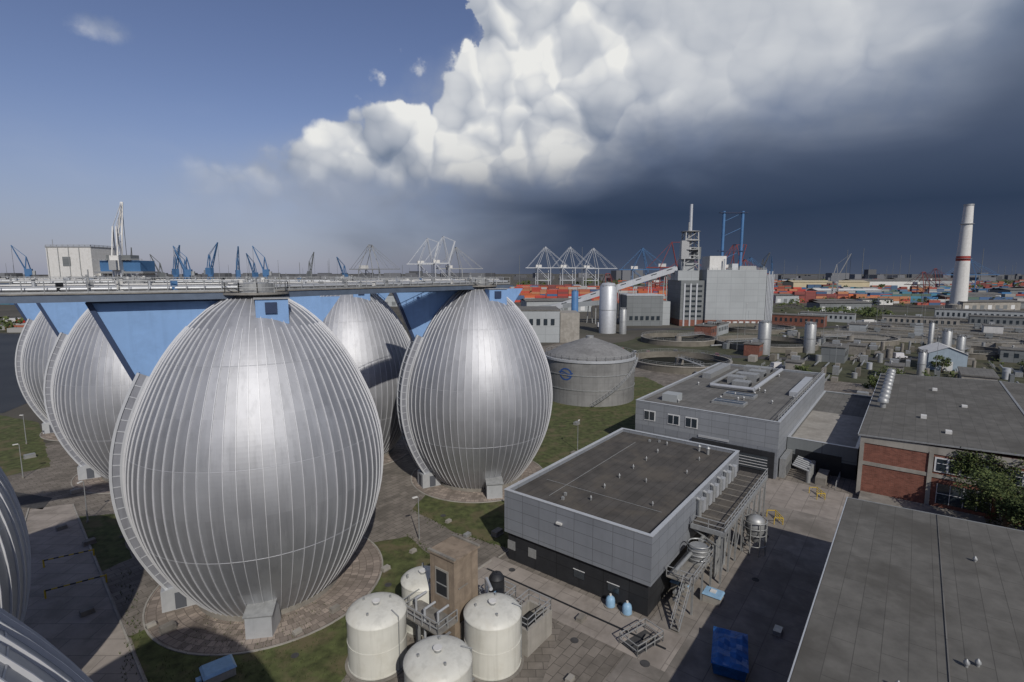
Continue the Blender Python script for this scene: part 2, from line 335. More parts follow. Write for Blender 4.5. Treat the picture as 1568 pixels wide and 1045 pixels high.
sheet('grass_field',[(100,170),(150,140),(460,200),(700,420),(640,520),(200,440),(80,300),(40,240)],.03,M['hillgrass'],rag=2,step=10)
sheet('asphalt_road',[(60,222),(120,206),(230,214),(330,240),(330,246),(230,221),(120,214),(62,230)],.05,M['asph'])
sheet('asphalt_road',[(70,318),(200,330),(420,400),(416,410),(200,340),(70,328)],.05,M['asph'])
# ------------------------------------------------------------------ egg profile
PR=[(7.0,0),(8.6,2),(10.15,4.5),(11.5,7.5),(12.35,10.5),(12.72,13.5),(12.6,16.5),(12.0,19.5),(10.95,22.4),(9.4,25.6),(7.5,28.4),(5.2,30.8),(3.2,32.2),(2.0,32.75)]
def rz(z):
    if z<=0: return PR[0][0]
    for i in range(len(PR)-1):
        if PR[i][1]<=z<=PR[i+1][1]:
            p0=PR[max(0,i-1)];p1=PR[i];p2=PR[i+1];p3=PR[min(len(PR)-1,i+2)]
            def tan(a,c): return (c[0]-a[0])/(c[1]-a[1])
            h=p2[1]-p1[1]; t=(z-p1[1])/h
            m1=tan(p0,p2)*h; m2=tan(p1,p3)*h
            return (2*t**3-3*t*t+1)*p1[0]+(t**3-2*t*t+t)*m1+(-2*t**3+3*t*t)*p2[0]+(t**3-t*t)*m2
    return PR[-1][0]
def nrm(z):
    e=.05; dr=(rz(min(32.74,z+e))-rz(max(0.01,z-e)))/(min(32.74,z+e)-max(.01,z-e)); l=math.hypot(1,dr); return (1/l,-dr/l)
DX,DY=-.875,-.484
FD=math.atan2(DY,DX)
def egg_mesh(full=True):
    b=MB(); NR=84; zs=[32.74*(1-math.cos(math.pi*(i/NR)))/2*.35+32.74*(i/NR)*.65 for i in range(NR+1)]
    b.lathe(0,0,[(rz(z),z) for z in zs],M['egg'],72,False)
    for i in range(72):
        a=2*math.pi*i/72; z0=0.3; z1=32.3 if i%2==0 else 29.6
        ca,sa=math.cos(a),math.sin(a); n=30; vs=[];fs=[]
        for j in range(n+1):
            z=z0+(z1-z0)*j/n; r=rz(z); nr,nz=nrm(z); wd=.027
            for (u,h) in ((-wd,-.03),(-wd,.11),(wd,.11),(wd,-.03)):
                rr=r+nr*h; zz=z+nz*h; vs.append((rr*ca-u*sa,rr*sa+u*ca,zz))
        for j in range(n):
            for k in range(3): fs.append((j*4+k,j*4+k+1,(j+1)*4+k+1,(j+1)*4+k))
        b.faces(vs,fs,M['rib'])
    for z in (8.8,17.6,26.4):
        r=rz(z); nr,nz=nrm(z)
        b.lathe(0,0,[(r-.02,z-.04),(r+.02*nr+.01,z-.02),(r+.018*nr,z+.02),(r-.02,z+.05)],M['lap'],72,False)
    b.lathe(0,0,[(7.6,0),(7.6,.5),(7.2,.55),(6.9,.5)],M['conc'],48,False)
    b.lathe(0,0,[(2.3,32.5),(2.3,33.0),(2.0,33.1),(2.0,33.9),(0.01,34.0)],M['galv'],32,False)
    b.cyl(0,0,32.75,32.95,3.4,M['deck'],24)
    b.rail([(3.3*math.cos(i*math.pi/6),3.3*math.sin(i*math.pi/6)) for i in range(12)],32.95,closed=True)
    for i in range(5):
        a=i*1.3; b.cyl(1.3*math.cos(a),1.3*math.sin(a),33.8,34.3+.15*(i%3),.22,M['white' if i%2 else 'galv'],10)
    ca,sa=math.cos(FD),math.sin(FD)
    def P(s,u,z): return (s*ca-u*sa,s*sa+u*ca,z)
    n=46; zt=24.8; hw=.9
    for j in range(n):
        za=.2+(zt-.2)*j/n; zb=.2+(zt-.2)*(j+1)/n
        qs=[]
        for z in (za,zb):
            r=rz(z); nr,nz=nrm(z)
            for (u,h) in ((-hw,-.1),(-hw,1.0),(hw,1.0),(hw,-.1)): qs.append(P(r+nr*h,u,z+nz*h))
        b.faces(qs,[(0,1,5,4)],M['finside']); b.faces(qs,[(2,3,7,6)],M['finside']); b.faces(qs,[(1,2,6,5)],M['fin'])
        for sgn in (-1,1):
            q=[];q2=[]
            for z in (za,zb):
                r=rz(z); nr,nz=nrm(z)
                for (u,h) in ((sgn*hw-.12,.9),(sgn*hw+.12,.9),(sgn*hw+.12,1.15),(sgn*hw-.12,1.15)): q.append(P(r+nr*h,u,z+nz*h))
                for (u,h) in ((sgn*hw-.05,.0),(sgn*(hw)+.10,.0),(sgn*(hw)+.10,.28),(sgn*hw-.05,.28)): q2.append(P(r+nr*h,u,z+nz*h))
            b.hexa(q,M['flange']); b.hexa(q2,M['flange'])
        r=rz(za); nr,nz=nrm(za)
        if j%2==0:
            b.beam(P(r+nr*1.03,-hw,za+nz*1.03),P(r+nr*1.03,hw,za+nz*1.03),.10,.12,M['alu'])
            for sgn in (-1,1):
                b.beam(P(r,sgn*(hw+.02),za),P(r+nr*.95,sgn*(hw+.02),za+nz*.95),.05,.08,M['flange'])
    b.faces([P(7.4,-1.3,0),P(10.6,-1.3,0),P(10.6,1.3,0),P(7.4,1.3,0),P(8.0,-1.3,2.6),P(10.6,-1.3,2.3),P(10.6,1.3,2.3),P(8.0,1.3,2.6)],[(4,5,6,7),(0,1,5,4),(1,2,6,5),(2,3,7,6)],M['alu'])
    b.faces([P(10.62,-.6,.1),P(10.62,.6,.1),P(10.62,.6,2.),P(10.62,-.6,2.)],[(0,1,2,3)],M['fin'])
    b.faces([P(8.4,1.32,.1),P(9.4,1.32,.1),P(9.4,1.32,1.9),P(8.4,1.32,1.9)],[(0,1,2,3)],M['fin'])
    k=-1.0
    b.hexa([(3.0+k,-10.2,0),(5.4+k,-9.8,0),(5.1+k,-7.2,0),(2.7+k,-7.6,0),(3.0+k,-10.2,2.3),(5.4+k,-9.8,2.3),(5.0+k,-7.4,3.1),(2.6+k,-7.8,3.1)],M['alu'])
    b.hexa([(2.9+k,-10.4,2.3),(5.6+k,-10.0,2.3),(5.5+k,-9.6,2.45),(2.9+k,-9.9,2.45),(2.9+k,-10.4,2.4),(5.6+k,-10.0,2.4),(5.1+k,-7.2,3.25),(2.5+k,-7.6,3.25)],M['galv'])
    if not full: return b
    zj=24.4; oj=rz(zj)+1.0; n=16
    for j in range(n):
        q=[]
        for z in (zj+(32.3-zj)*j/n,zj+(32.3-zj)*(j+1)/n):
            so=oj+(14.1-oj)*(z-zj)/(32.3-zj); si=rz(z)-.1
            q+= [P(si,-.22,z),P(so,-.22,z),P(so,.22,z),P(si,.22,z)]
        b.hexa(q,M['blue'])
    b.beam(P(oj,0,zj-.2),P(14.2,0,32.3),.8,.45,M['dblue'])
    b.beam(P(2.5,0,32.25),P(14.3,0,32.25),.9,.25,M['dblue'])
    n=6
    for j in range(n):
        q=[]
        for z in (29.3+3.*j/n,29.3+3.*(j+1)/n):
            so=6.6+2.2*(z-29.3)/3
            si=rz(z)-.1; so=max(so,si+.05)
            q+= [P(-so,-.2,z),P(-si,-.2,z),P(-si,.2,z),P(-so,.2,z)]
        b.hexa(q,M['blue'])
    b.rbox(3.3,-3.4,29.9,3.0,1.9,2.5,R(25),M['blue']); b.rbox(3.6,-4.25,31.0,1.1,.5,1.1,R(25),M['dblue'])
    b.rbox(3.3,-3.4,32.4,3.3,2.2,.12,R(25),M['galv'])
    return b
A=(-27.6,56.3); B=(-5.9,87.8); Cc=(-31.2,100.2); E=(-65,91.2); F=(-94,117); G=(-46.4,29.0); Hh=(-18.0,4.8)
first=egg_mesh().obj('digester_tank',loc=(A[0],A[1],0))
for p in (B,Cc,E,F):
    o=bpy.data.objects.new('digester_tank',first.data); o.location=(p[0],p[1],0); sc.collection.objects.link(o)
f2=egg_mesh(False).obj('digester_tank',loc=(G[0],G[1],0))
o=bpy.data.objects.new('digester_tank',f2.data); o.location=(Hh[0],Hh[1],0); sc.collection.objects.link(o)
for p,ro in ((A,12.2),(B,11.5),(Cc,11),(E,11.5),(F,11),(G,11.5)):
    b=MB(); b.lathe(0,0,[(7.5,.028),(ro,.028)],M['ring'],64,False); b.lathe(0,0,[(ro,.0),(ro,.10),(ro+.18,.10),(ro+.18,0)],M['concl'],64,False)
    b.obj('ring_pavement',loc=(p[0],p[1],0))
# viewing tower that the picture is taken from
b=MB(); b.box(-2.2,2.2,-2.2,2.2,0,32.6,M['conc']); b.box(-2.6,2.6,-2.6,2.6,32.6,32.9,M['concl']); b.rail([(-2.5,-2.5),(2.5,-2.5),(2.5,2.5),(-2.5,2.5)],32.9,closed=True)
b.box(-1.2,1.2,-2.4,0,32.9,35.6,M['conc'])
b.obj('viewing_tower',loc=(1.0,-4.6,0),rz=.3)
# ------------------------------------------------------------------ bridge
def bridge(pts,name,zt=33.15):
    b=MB()
    for p,q in zip(pts,pts[1:]):
        P0=Vector((p[0],p[1],0));P1=Vector((q[0],q[1],0)); d=(P1-P0).normalized(); n=Vector((-d.y,d.x,0)); L=(P1-P0).length
        b.beam(P0+Vector((0,0,zt-.06)),P1+Vector((0,0,zt-.06)),3.3,.12,M['deck'])
        for s in (-1,1):
            o=n*s*1.45
            b.beam(P0+o+Vector((0,0,zt-.47)),P1+o+Vector((0,0,zt-.47)),.18,.68,M['deckside'])
            a=P0+n*s*1.6;c=P1+n*s*1.6
            b.rail([(a.x,a.y),(c.x,c.y)],zt,step=1.5,r=.03)
            b.beam(a+Vector((0,0,zt+.08)),c+Vector((0,0,zt+.08)),.03,.16,M['galv'])
        for s,r,h in ((-.95,.16,.35),(-.55,.1,.3),(.9,.2,.4),(1.2,.08,.7)):
            o=n*s+Vector((0,0,zt+h)); b.tube(P0+o,P1+o,r,M['alu' if r>.12 else 'white'],8)
        k=0.
        while k<L:
            pp=P0+d*k
            b.beam(pp+n*-1.4+Vector((0,0,zt+.05)),pp+n*1.4+Vector((0,0,zt+.05)),.12,.3,M['galv'])
            b.beam(pp+n*-1.4+Vector((0,0,zt-.5)),pp+n*1.4+Vector((0,0,zt-.5)),.15,.5,M['dblue'])
            if random.random()<.6:
                q2=pp+n*random.choice((-.9,.8)); b.rbox(q2.x,q2.y,zt,.5,.4,.6+random.random()*.6,GA,M[random.choice(('white','galv','bluepipe','alu','dark'))])
            if random.random()<.3:
                q2=pp+n*-1.2; b.tube((q2.x,q2.y,zt),(q2.x,q2.y,zt+1.3+random.random()*.9),.05,M['galv'],6)
            if random.random()<.3:
                q2=pp+n*.9; b.tube((q2.x,q2.y,zt+.4),(q2.x,q2.y,zt+1.2),.14,M['alu'],8); b.cyl(q2.x,q2.y,zt+1.2,zt+1.3,.3,M['galv'],10)
            k+=2.2
    return b.obj(name)
bridge([(A[0]+DX*60,A[1]+DY*60),A,B,(B[0]+4.4,B[1]+4.4)],'bridge_walkway')
bridge([(E[0]+DX*16,E[1]+DY*16),E,Cc,B],'bridge_walkway',33.1)
bridge([(F[0]+DX*16,F[1]+DY*16),F,E],'bridge_walkway',33.05)
# ------------------------------------------------------------------ grid buildings
def roof_box(b,a0,a1,b0,b1,h,wallm,roofm,base=None,hb=0,par=.55,pw=.35,inset=.0):
    if base: 
        b.box(a0+inset,a1-inset,b0+inset,b1-inset,0,hb,base)
    b.box(a0,a1,b0,b1,hb,h-par,wallm)
    for q in ((a0,a1,b0,b0+pw),(a0,a1,b1-pw,b1),(a0,a0+pw,b0+pw,b1-pw),(a1-pw,a1,b0+pw,b1-pw)):
        b.box(*q,h-par,h-.08,wallm)
    e=.06
    for q in ((a0-e,a1+e,b0-e,b0+pw+e),(a0-e,a1+e,b1-pw-e,b1+e),(a0-e,a0+pw+e,b0+pw+e,b1-pw-e),(a1-pw-e,a1+e,b0+pw+e,b1-pw-e)):
        b.box(*q,h-.08,h,M['para'])
    b.poly([(a0+pw,b0+pw,h-par+.01),(a1-pw,b0+pw,h-par+.01),(a1-pw,b1-pw,h-par+.01),(a0+pw,b1-pw,h-par+.01)],roofm)
def vent(b,x,y,z,r=.3,h=.7,m=None):
    m=m or M['galv']; b.cyl(x,y,z,z+h,r*.6,m,10); b.lathe(x,y,[(r,z+h),(r,z+h+.12),(.02,z+h+.35)],m,10)
b=MB(); roof_box(b,47.3,79.3,18.9,37.7,9,M['panel'],M['roofdark'],M['black'],3.6,inset=.35)
for y in (22.5,26.7): 
    b.box(47.58,47.7,y,y+1.3,1.2,2.1,M['glass']); b.box(47.55,47.6,y-.08,y+1.38,2.1,2.18,M['frame'])
for y in (33.2,36.3): b.box(47.56,47.7,y,y+1.1,1.4,2.5,M['galv'])
b.box(47.0,47.28,29.4,30.1,7.0,7.2,M['white'])
for i in range(7): vent(b,52+i*4.1,28.4+random.random()*.6,8.45,.14,.3)
for i in range(4): vent(b,55+i*6,22+random.random()*4,8.45,.12,.25)
for (x,y) in ((50,31),(51.2,31.4),(76.5,31.5),(77.2,30.2)): b.box(x,x+.3,y,y+.3,8.45,8.8,M['galv'])
for (x0,y0,x1,y1) in ((50,33,75,33.3),(54,20.6,54,36)): b.beam((x0,y0,8.5),(x1,y1,8.5),.05,.04,M['galv'])
vent(b,76.3,22.5,8.45,.35,.9); vent(b,77.,24.,8.45,.3,.7)
b.box(58,79,14.9,18.6,5.9,6.15,M['roofdark']); b.box(57.9,79.1,14.8,15.0,5.75,6.3,M['galv']); b.box(57.8,58.0,14.8,18.6,5.75,6.3,M['galv'])
for a in range(59,79,2): b.box(a,a+.12,15.0,18.6,6.15,6.22,M['conc'])
b.rail([(58,18.4),(58,14.9),(79,14.9)],6.2,step=1.4)
for a in range(58,80,3): b.box(a,a+.2,15.0,15.2,0,5.9,M['galv']); b.beam((a+.1,15.1,4.2),(a+.1,18.7,5.8),.12,.12,M['galv'])
for a in range(58,77,3): b.beam((a+.1,15.1,.5),(a+3.1,15.1,5.6),.08,.08,M['galv'])
for i,a in enumerate((60.5,63,65.8,68.6,71.4,74.2)):
    b.tube((a,18.45,6.1),(a,18.45,8.2),.24,M['galv'],12); b.box(a+.9,a+1.9,18.3,18.85,6.3,7.9,M['alu']); b.tube((a,18.45,8.2),(a,18.9,8.35),.22,M['galv'],10)
for i in range(5):
    a=59+i*.9; b.tube((a,16,0),(a,16,5.2+i*.1),.22,M['galv'],8)
for (z,y) in ((3.2,16.6),(4.,17.5),(5.,17.2)): b.tube((57,y,z),(78,y,z),.2,M['galv'],8)
b.box(50.5,57,15.7,18.5,3.3,3.45,M['deck']); b.rail([(50.5,18.5),(50.5,15.7),(57,15.7)],3.45,step=1.2)
for a in (50.6,53.7,56.8): b.box(a,a+.18,15.7,15.9,0,3.3,M['galv'])
for s in (15.85,16.65): b.beam((50.4,s,3.3),(47.2,s,.1),.06,.22,M['galv']); b.beam((50.4,s,4.3),(47.2,s,1.1),.05,.05,M['rail'])
for k in range(10): b.beam((50.2-.33*k,15.85,3.1-.32*k),(50.2-.33*k,16.65,3.1-.32*k),.25,.05,M['deck'])
for k in range(4): b.beam((50.2-k,15.85,3.1-k),(50.2-k,15.85,4.1-k),.05,.05,M['rail'])
for z in (1.4,2.2,4.6): b.tube((50,17.4,z),(60,17.2,z),.2,M['galv'],8)
for k in range(4): b.lathe(55.4,16.8,[(1.15+.0,3.9+k*.5),(1.22,3.98+k*.5),(1.15,4.06+k*.5)],M['galv'],20)
b.cyl(55.4,16.8,3.45,5.2,1.0,M['galv'],20)
b.obj('process_hall',rz=GA)
b=MB(); roof_box(b,95.3,150,16.6,42.5,10,M['panel2'],M['roofgrey'],M['panel'],5.2,inset=0.02)
b.box(94.9,95.3,17,31,0.05,4.6,M['black']); b.box(94.8,94.92,18,23,1.2,3.6,M['glass'])
for z in (1.6,2.1,2.6,3.1): b.box(94.74,94.8,18,23,z,z+.07,M['frame'])
for i,y in enumerate((30.2,33.6,38.4)):
    b.box(95.2,95.32,y,y+2.3,6.3,8.3,M['frame']); b.box(95.14,95.2,y+.15,y+1.05,6.5,8.1,M['glass']); b.box(95.14,95.2,y+1.25,y+2.15,6.5,8.1,M['glass'])
b.box(95.16,95.32,24.6,30,4.9,5.3,M['para'])
for x0 in (104,112): b.box(x0,x0+3.2,24.5,30.5,9.45,9.95,M['galv']); b.box(x0+.3,x0+2.9,24.8,30.2,9.95,10.0,M['glass']); b.beam((x0+1.6,24.8,10.03),(x0+1.6,30.2,10.03),.12,.06,M['para'])
for i in range(7):
    b.box(122+i*3.6,125+i*3.6,28+ (i%2)*2,31.5+(i%2)*2,9.45,10.8+.3*(i%3),M['galv'])
    b.box(122.3+i*3.6,124.7+i*3.6,27.9+(i%2)*2,28+(i%2)*2,9.7,10.4,M['dark'])
b.tube((118,26,10.3),(147,26,10.3),.45,M['alu'],12); b.tube((118,35,10.2),(140,35,10.2),.35,M['galv'],12); b.tube((118,26,10.3),(118,35,10.2),.4,M['alu'],12)
b.box(120,140,18,19.5,9.45,10.4,M['alu']); b.box(128,145,38,40,9.45,10.7,M['galv']); b.box(100,103,36,39,9.45,10.9,M['plantgrey'])
for i in range(18): vent(b,99+random.random()*48,18+random.random()*22,9.45,.26,.45)
b.rail([(95.6,16.9),(149.6,16.9)],10,step=2.5)
b.obj('office_hall',rz=GA)
b=MB(); roof_box(b,103,150,5.8,16.5,5.6,M['plantgrey2'],M['roofgrey'],M['black'],2.6,par=.4)
b.poly([(103.4,6.2,5.24),(128,6.2,5.24),(128,16,5.24),(103.4,16,5.24)],M['concl'])
b.box(102.9,103.02,8,15,.2,3.6,M['dark'])
b.box(96.5,102.8,15.5,16.4,0,3.4,M['galv']); b.rail([(96.5,8),(102.5,8)],0.02,step=1)
for i in range(6): b.tube((97+i,12,0),(97+i,12,2+.3*(i%2)),.35,M['galv'],10); b.tube((97+i,12,2),(97+i,14.5,2.6),.2,M['galv'],8)
b.box(97,102,9.5,11,0,1.2,M['conc'])
b.obj('link_building',rz=GA)
def lowgable(b,a0,a1,b0,b1,h,rise,roofm):
    bm=(b0+b1)/2
    b.poly([(a0-.3,b1+.35,h),(a0-.3,bm,h+rise),(a1+.3,bm,h+rise),(a1+.3,b1+.35,h)][::-1],roofm)
    b.poly([(a0-.3,b0-.35,h),(a0-.3,bm,h+rise),(a1+.3,bm,h+rise),(a1+.3,b0-.35,h)],roofm)
    b.beam((a0-.3,bm,h+rise+.05),(a1+.3,bm,h+rise+.05),.35,.08,M['galv'])
    for y in (b0-.35,b1+.35): b.beam((a0-.3,y,h-.02),(a1+.3,y,h-.02),.14,.18,M['dark']); b.beam((a0-.3,y*1.0,h+.06),(a1+.3,y,h+.06),.10,.05,M['para'])
    for x in (a0-.3,a1+.3): b.beam((x,b0-.35,h-.05),(x,bm,h+rise-.05),.12,.2,M['galv']); b.beam((x,b1+.35,h-.05),(x,bm,h+rise-.05),.12,.2,M['galv'])
b=MB(); b.box(5,69.6,-27,4.2,0,8.95,M['brick']); lowgable(b,5,69.6,-27,4.2,9.,.55,M['roofpan'])
b.beam((5,-3.6,9.33),(69.8,-3.6,9.33),.08,.05,M['roofgrey'])
for x,y in ((43,-4.5),(43.5,-5.1),(60,-6),(38,-1)): vent(b,x,y,9.15,.18,.4)
b.obj('workshop_building',rz=GA)
b=MB(); a0=96.2; b.box(a0,159,-38,5.2,0,9.85,M['brick']); lowgable(b,a0,159,-38,5.2,9.9,.8,M['roofpan'])
b.box(a0-.12,a0,-38,5.2,8.7,9.84,M['concl']); b.box(a0-.12,a0,-38,5.2,5.2,5.75,M['concl']); b.box(a0-.12,a0,-38,5.2,0.1,.6,M['concl'])
for y in (5.1,-3.4,-11.4,-19.4,-27.4): b.box(a0-.2,a0-.02,y-.45,y+.1,.1,8.98,M['concl'])
for y in (-11.2,-19.2,-27.2):
    b.box(a0-.14,a0-.02,y+.0,y+7.2,6.1,8.3,M['frame'])
    for k in range(5): b.box(a0-.18,a0-.13,y+.25+k*1.4,y+1.35+k*1.4,6.3,8.1,M['glass']); b.box(a0-.2,a0-.17,y+.25+k*1.4,y+1.35+k*1.4,7.4,7.48,M['frame'])
    b.box(a0-.10,a0-.02,y+.6,y+6.6,1.4,4.4,M['glass'])
    for k in range(5): b.box(a0-.14,a0-.09,y+.6+k*1.5,y+.68+k*1.5,1.4,4.4,M['frame'])
    b.box(a0-.15,a0-.09,y+.6,y+6.6,2.9,2.98,M['frame'])
for i in range(9): 
    b.cyl(118+i*4.6,3.4,9.9,11.0,.5,M['galv'],14); b.lathe(118+i*4.6,3.4,[(.9,11.0),(.9,11.5),(.6,11.9),(.02,12.)],M['galv'],14)
for x,y in ((103,-6),(125,-9),(140,-5),(112,-3)): b.box(x,x+1.1,y,y+.8,10.2,10.75,M['white'])
b.beam((a0,-1.5,10.1),(158,-1.5,10.1),.1,.06,M['galv'])
b.obj('brick_workshop',rz=GA)
b=MB(); b.box(88,96,-10,4.6,0,.9,M['conc']); b.box(71.5,72.,-26,4.2,0,2.2,M['conc']); b.obj('yard_wall',rz=GA)
# ------------------------------------------------------------------ foreground tanks
def wtank(x,y,r,h):
    b=MB(); b.lathe(0,0,[(r,0),(r,h)],M['tankw'],48)
    prof=[(r+.06,h-.12),(r+.06,h)]+[(r*math.cos(a),h+r*.26*math.sin(a)) for a in [R(i) for i in (4,15,30,45,60,75,88)]]
    b.lathe(0,0,prof,M['tankw'],48)
    for z in (.15,h*.5): b.lathe(0,0,[(r,z),(r+.04,z),(r+.04,z+.12),(r,z+.12)],M['tankw'],48,False)
    zt=h+r*.26; b.cyl(0,0,zt-.1,zt+.25,.28,M['galv'],14); b.cyl(.0,0,zt+.25,zt+.33,.36,M['white'],14)
    for a in (.6,2.4,4.2): b.cyl(1.5*math.cos(a),1.5*math.sin(a),h+.35,h+.75,.10,M['galv'],8)
    s=r*.72; b.tube((s,-s,0),(s,-s,h+.4),.05,M['galv'],6); b.tube((s,-s,h+.4),(s*.7,-s*.7,h+.75),.05,M['galv'],6)
    b.lathe(0,0,[(r+.3,0),(r+.3,.12),(r,.14)],M['conc'],48,False)
    b.obj('storage_tank',loc=(x,y,0),rz=random.random()*1.2)
wtank(-12.2,43.5,2.6,4.85); wtank(-5.75,37.0,2.6,5.3); wtank(-1.75,43.4,2.55,4.9); wtank(-8.9,48.6,2.1,4.8)
sheet('concrete_pad',[(-15,40),(-9,33),(0,33),(5,48),(-3,54),(-12,51)],.024,M['pave'],rag=.03)
b=MB(); 
b.box(31.5,34.7,30.9,34.0,0,9.3,M['tower']); b.box(31.35,34.85,30.75,34.15,9.3,9.45,M['tower'])
b.box(31.35,31.6,30.75,34.15,9.45,9.6,M['conc']); b.box(34.6,34.85,30.75,34.15,9.45,9.6,M['conc'])
b.box(31.44,31.52,31.6,33.3,5.4,8.1,M['concl']); b.box(31.40,31.45,31.8,33.1,5.6,7.9,M['dark']); b.box(31.36,31.41,31.8,33.1,6.6,6.7,M['galv'])
b.box(32.2,33.6,30.8,30.92,1.,3.,M['galv']); b.box(32.0,33.2,30.82,30.9,6.4,6.5,M['conc'])
b.box(29,31.5,30.5,35.5,3.7,3.85,M['deck']); b.rail([(31.4,35.5),(29,35.5),(29,30.5),(31.4,30.5)],3.85,step=.9)
for x,y in ((29.1,30.6),(29.1,35.4),(29.1,33)): b.beam((x,y,0),(x,y,3.7),.15,.15,M['galv'])
for k in range(12): b.beam((29.2,30.2-k*.28,3.6-k*.3),(30.2,30.2-k*.28,3.6-k*.3),.25,.05,M['galv'])
b.tube((34.9,30,0),(34.9,30,6.4),.18,M['alu'],8); b.tube((34.9,30,6.4),(33.9,28.6,6.4),.18,M['alu'],8)
for k,(x,y) in enumerate(((30,31.5),(30.2,34.6),(29.6,32.8))): b.tube((x,y,0),(x,y,5.),.12,M['alu'],8); b.tube((x,y,5.),(x+1.3,y,5.),.12,M['alu'],8)
b.box(35.2,37.6,28.6,31.2,3.6,3.75,M['deck']); b.rail([(35.2,28.6),(37.6,28.6),(37.6,31.2),(35.2,31.2)],3.75,closed=True,step=.9)
for x,y in ((35.3,28.7),(37.5,28.7),(35.3,31.1),(37.5,31.1)): b.beam((x,y,0),(x,y,3.7),.15,.15,M['galv'])
b.cyl(36.4,30.,3.75,5.8,.75,M['black'],16); b.lathe(36.4,30,[(.75,5.8),(.5,6.2),(.05,6.3)],M['black'],16); b.cyl(35.7,29.,3.75,5.2,.35,M['dark'],10)
b.obj('dosing_tower',rz=GA)
b=MB(); 
for x0,x1,y0,y1 in ((35.5,39.5,25.6,25.9),(35.5,39.5,28.1,28.4),(35.5,35.8,25.9,28.1),(39.2,39.5,25.9,28.1)): b.box(x0,x1,y0,y1,0,2.6,M['concl'])
b.box(35.8,39.2,25.9,28.1,0,1.6,M['dark']); b.rail([(35.6,25.7),(39.4,25.7),(39.4,28.3),(35.6,28.3)],2.6,closed=True,step=1.1)
b.tube((36,29.5,0),(36,29.5,4.8),.16,M['ltblue'],8); b.tube((36,29.5,4.8),(35,29.5,4.8),.16,M['ltblue'],8)
b.obj('concrete_basin',rz=GA)
b=MB(); 
b.hexa([(-2.1,-1.25,.25),(2.1,-1.25,.25),(2.1,1.25,.25),(-2.1,1.25,.25),(-2.5,-1.4,1.6),(2.5,-1.4,1.6),(2.5,1.4,1.6),(-2.5,1.4,1.6)],M['tarp'])
n=10
for i in range(n):
    for j in range(6):
        def hh(i,j): 
            if i in(0,n) or j in (0,6): return 1.55
            return 1.8+.15*math.sin(i*1.7+j)+.12*math.cos(j*2.1+i*.6)
        q=[(-2.6+5.2*i/n,-1.5+3*j/6,hh(i,j)),(-2.6+5.2*(i+1)/n,-1.5+3*j/6,hh(i+1,j)),(-2.6+5.2*(i+1)/n,-1.5+3*(j+1)/6,hh(i+1,j+1)),(-2.6+5.2*i/n,-1.5+3*(j+1)/6,hh(i,j+1))]
        b.poly(q,M['tarp'],True)
for x in (-1.6,0,1.6): 
    for s in (-1,1): b.beam((x,s*1.3,.3),(x,s*1.46,1.5),.1,.1,M['dblue'])
for x in (-1.7,1.7):
    for y in (-1,1): b.tube((x,y-.1,.15),(x,y+.1,.15),.15,M['tyre'],10)
b.obj('covered_skip',loc=(19.6,43.,0),rz=GA+.25)
for x,y in ((18.8,54.2),(21.6,52.1)):
    b=MB(); b.box(-.9,.9,-.7,.7,0,.9,M['concl']); b.hexa([(-1,-.8,.9),(1,-.8,.9),(1,.8,.9),(-1,.8,.9),(-.9,-.7,1.1),(.9,-.7,1.1),(.9,.7,1.1),(-.9,.7,1.1)],M['ltblue']); b.box(-.3,.3,-.3,.3,1.1,1.2,M['white']); b.obj('tank_cover',loc=(x,y,0),rz=GA-R(90))
for x,y in ((10.4,51.2),(11.9,50.)):
    b=MB(); b.lathe(0,0,[(.5,0),(.5,.7),(.42,1.0),(.2,1.2),(.01,1.25)],M['ltblue'],16); b.cyl(0,0,1.2,1.4,.12,M['white'],8); b.cyl(0,0,.0,.12,.65,M['conc'],14); b.obj('blue_drum',loc=(x,y,0))
b=MB(); b.box(-1.2,1.2,-.9,.9,0,.8,M['concl']); b.hexa([(-1.3,-1,.8),(1.3,-1,.8),(1.3,1,.8),(-1.3,1,.8),(-1.1,-.8,1.0),(1.1,-.8,1.05),(1.1,.8,1.),(-1.1,.8,1.05)],M['ltblue']); b.box(-1.7,-1.3,-.3,.3,0,.5,M['ltblue']); b.obj('tank_cover',loc=(-25.7,41.6,0),rz=.7)
b=MB(); b.lathe(0,0,[(.25,1.3),(1.1,2.8),(1.1,4.3),(.7,4.7),(.05,4.9)],M['galv'],20)
for i in range(8):
    a=i*math.pi/4; b.beam((1.4*math.cos(a),1.4*math.sin(a),0),(1.4*math.cos(a),1.4*math.sin(a),4.2),.1,.1,M['galv'])
for z in (1.2,2.6,3.4,4.2): b.lathe(0,0,[(1.36,z),(1.44,z),(1.44,z+.08),(1.36,z+.08)],M['galv'],20)
b.obj('cone_vessel',loc=(30.6,62.2,0))
for (a,bb) in ((79,13),(92,9.5)):
    b=MB()
    for x in (-1.2,0,1.2): b.beam((x,0,0),(x,0,1.),.08,.08,M['yellow'])
    for z in (.35,.68,1.0): b.beam((-1.25,0,z),(1.25,0,z),.08,.08,M['yellow'])
    for x in (-1.2,1.2): b.beam((x,0,1.),(x,1.2,1.),.08,.08,M['yellow']); b.beam((x,1.2,0),(x,1.2,1.),.08,.08,M['yellow'])
    x,y=g2w(a,bb); b.obj('safety_barrier',loc=(x,y,0),rz=GA+.6)
b=MB(); b.rail([(0,0),(3.6,0),(3.6,2.2),(0,2.2)],0,closed=True,step=1.2); b.poly([(.1,.1,.03),(3.5,.1,.03),(3.5,2.1,.03),(.1,2.1,.03)],M['asph'])
b.obj('pit_railing',loc=(11.5,43.8,.01),rz=GA-.3)
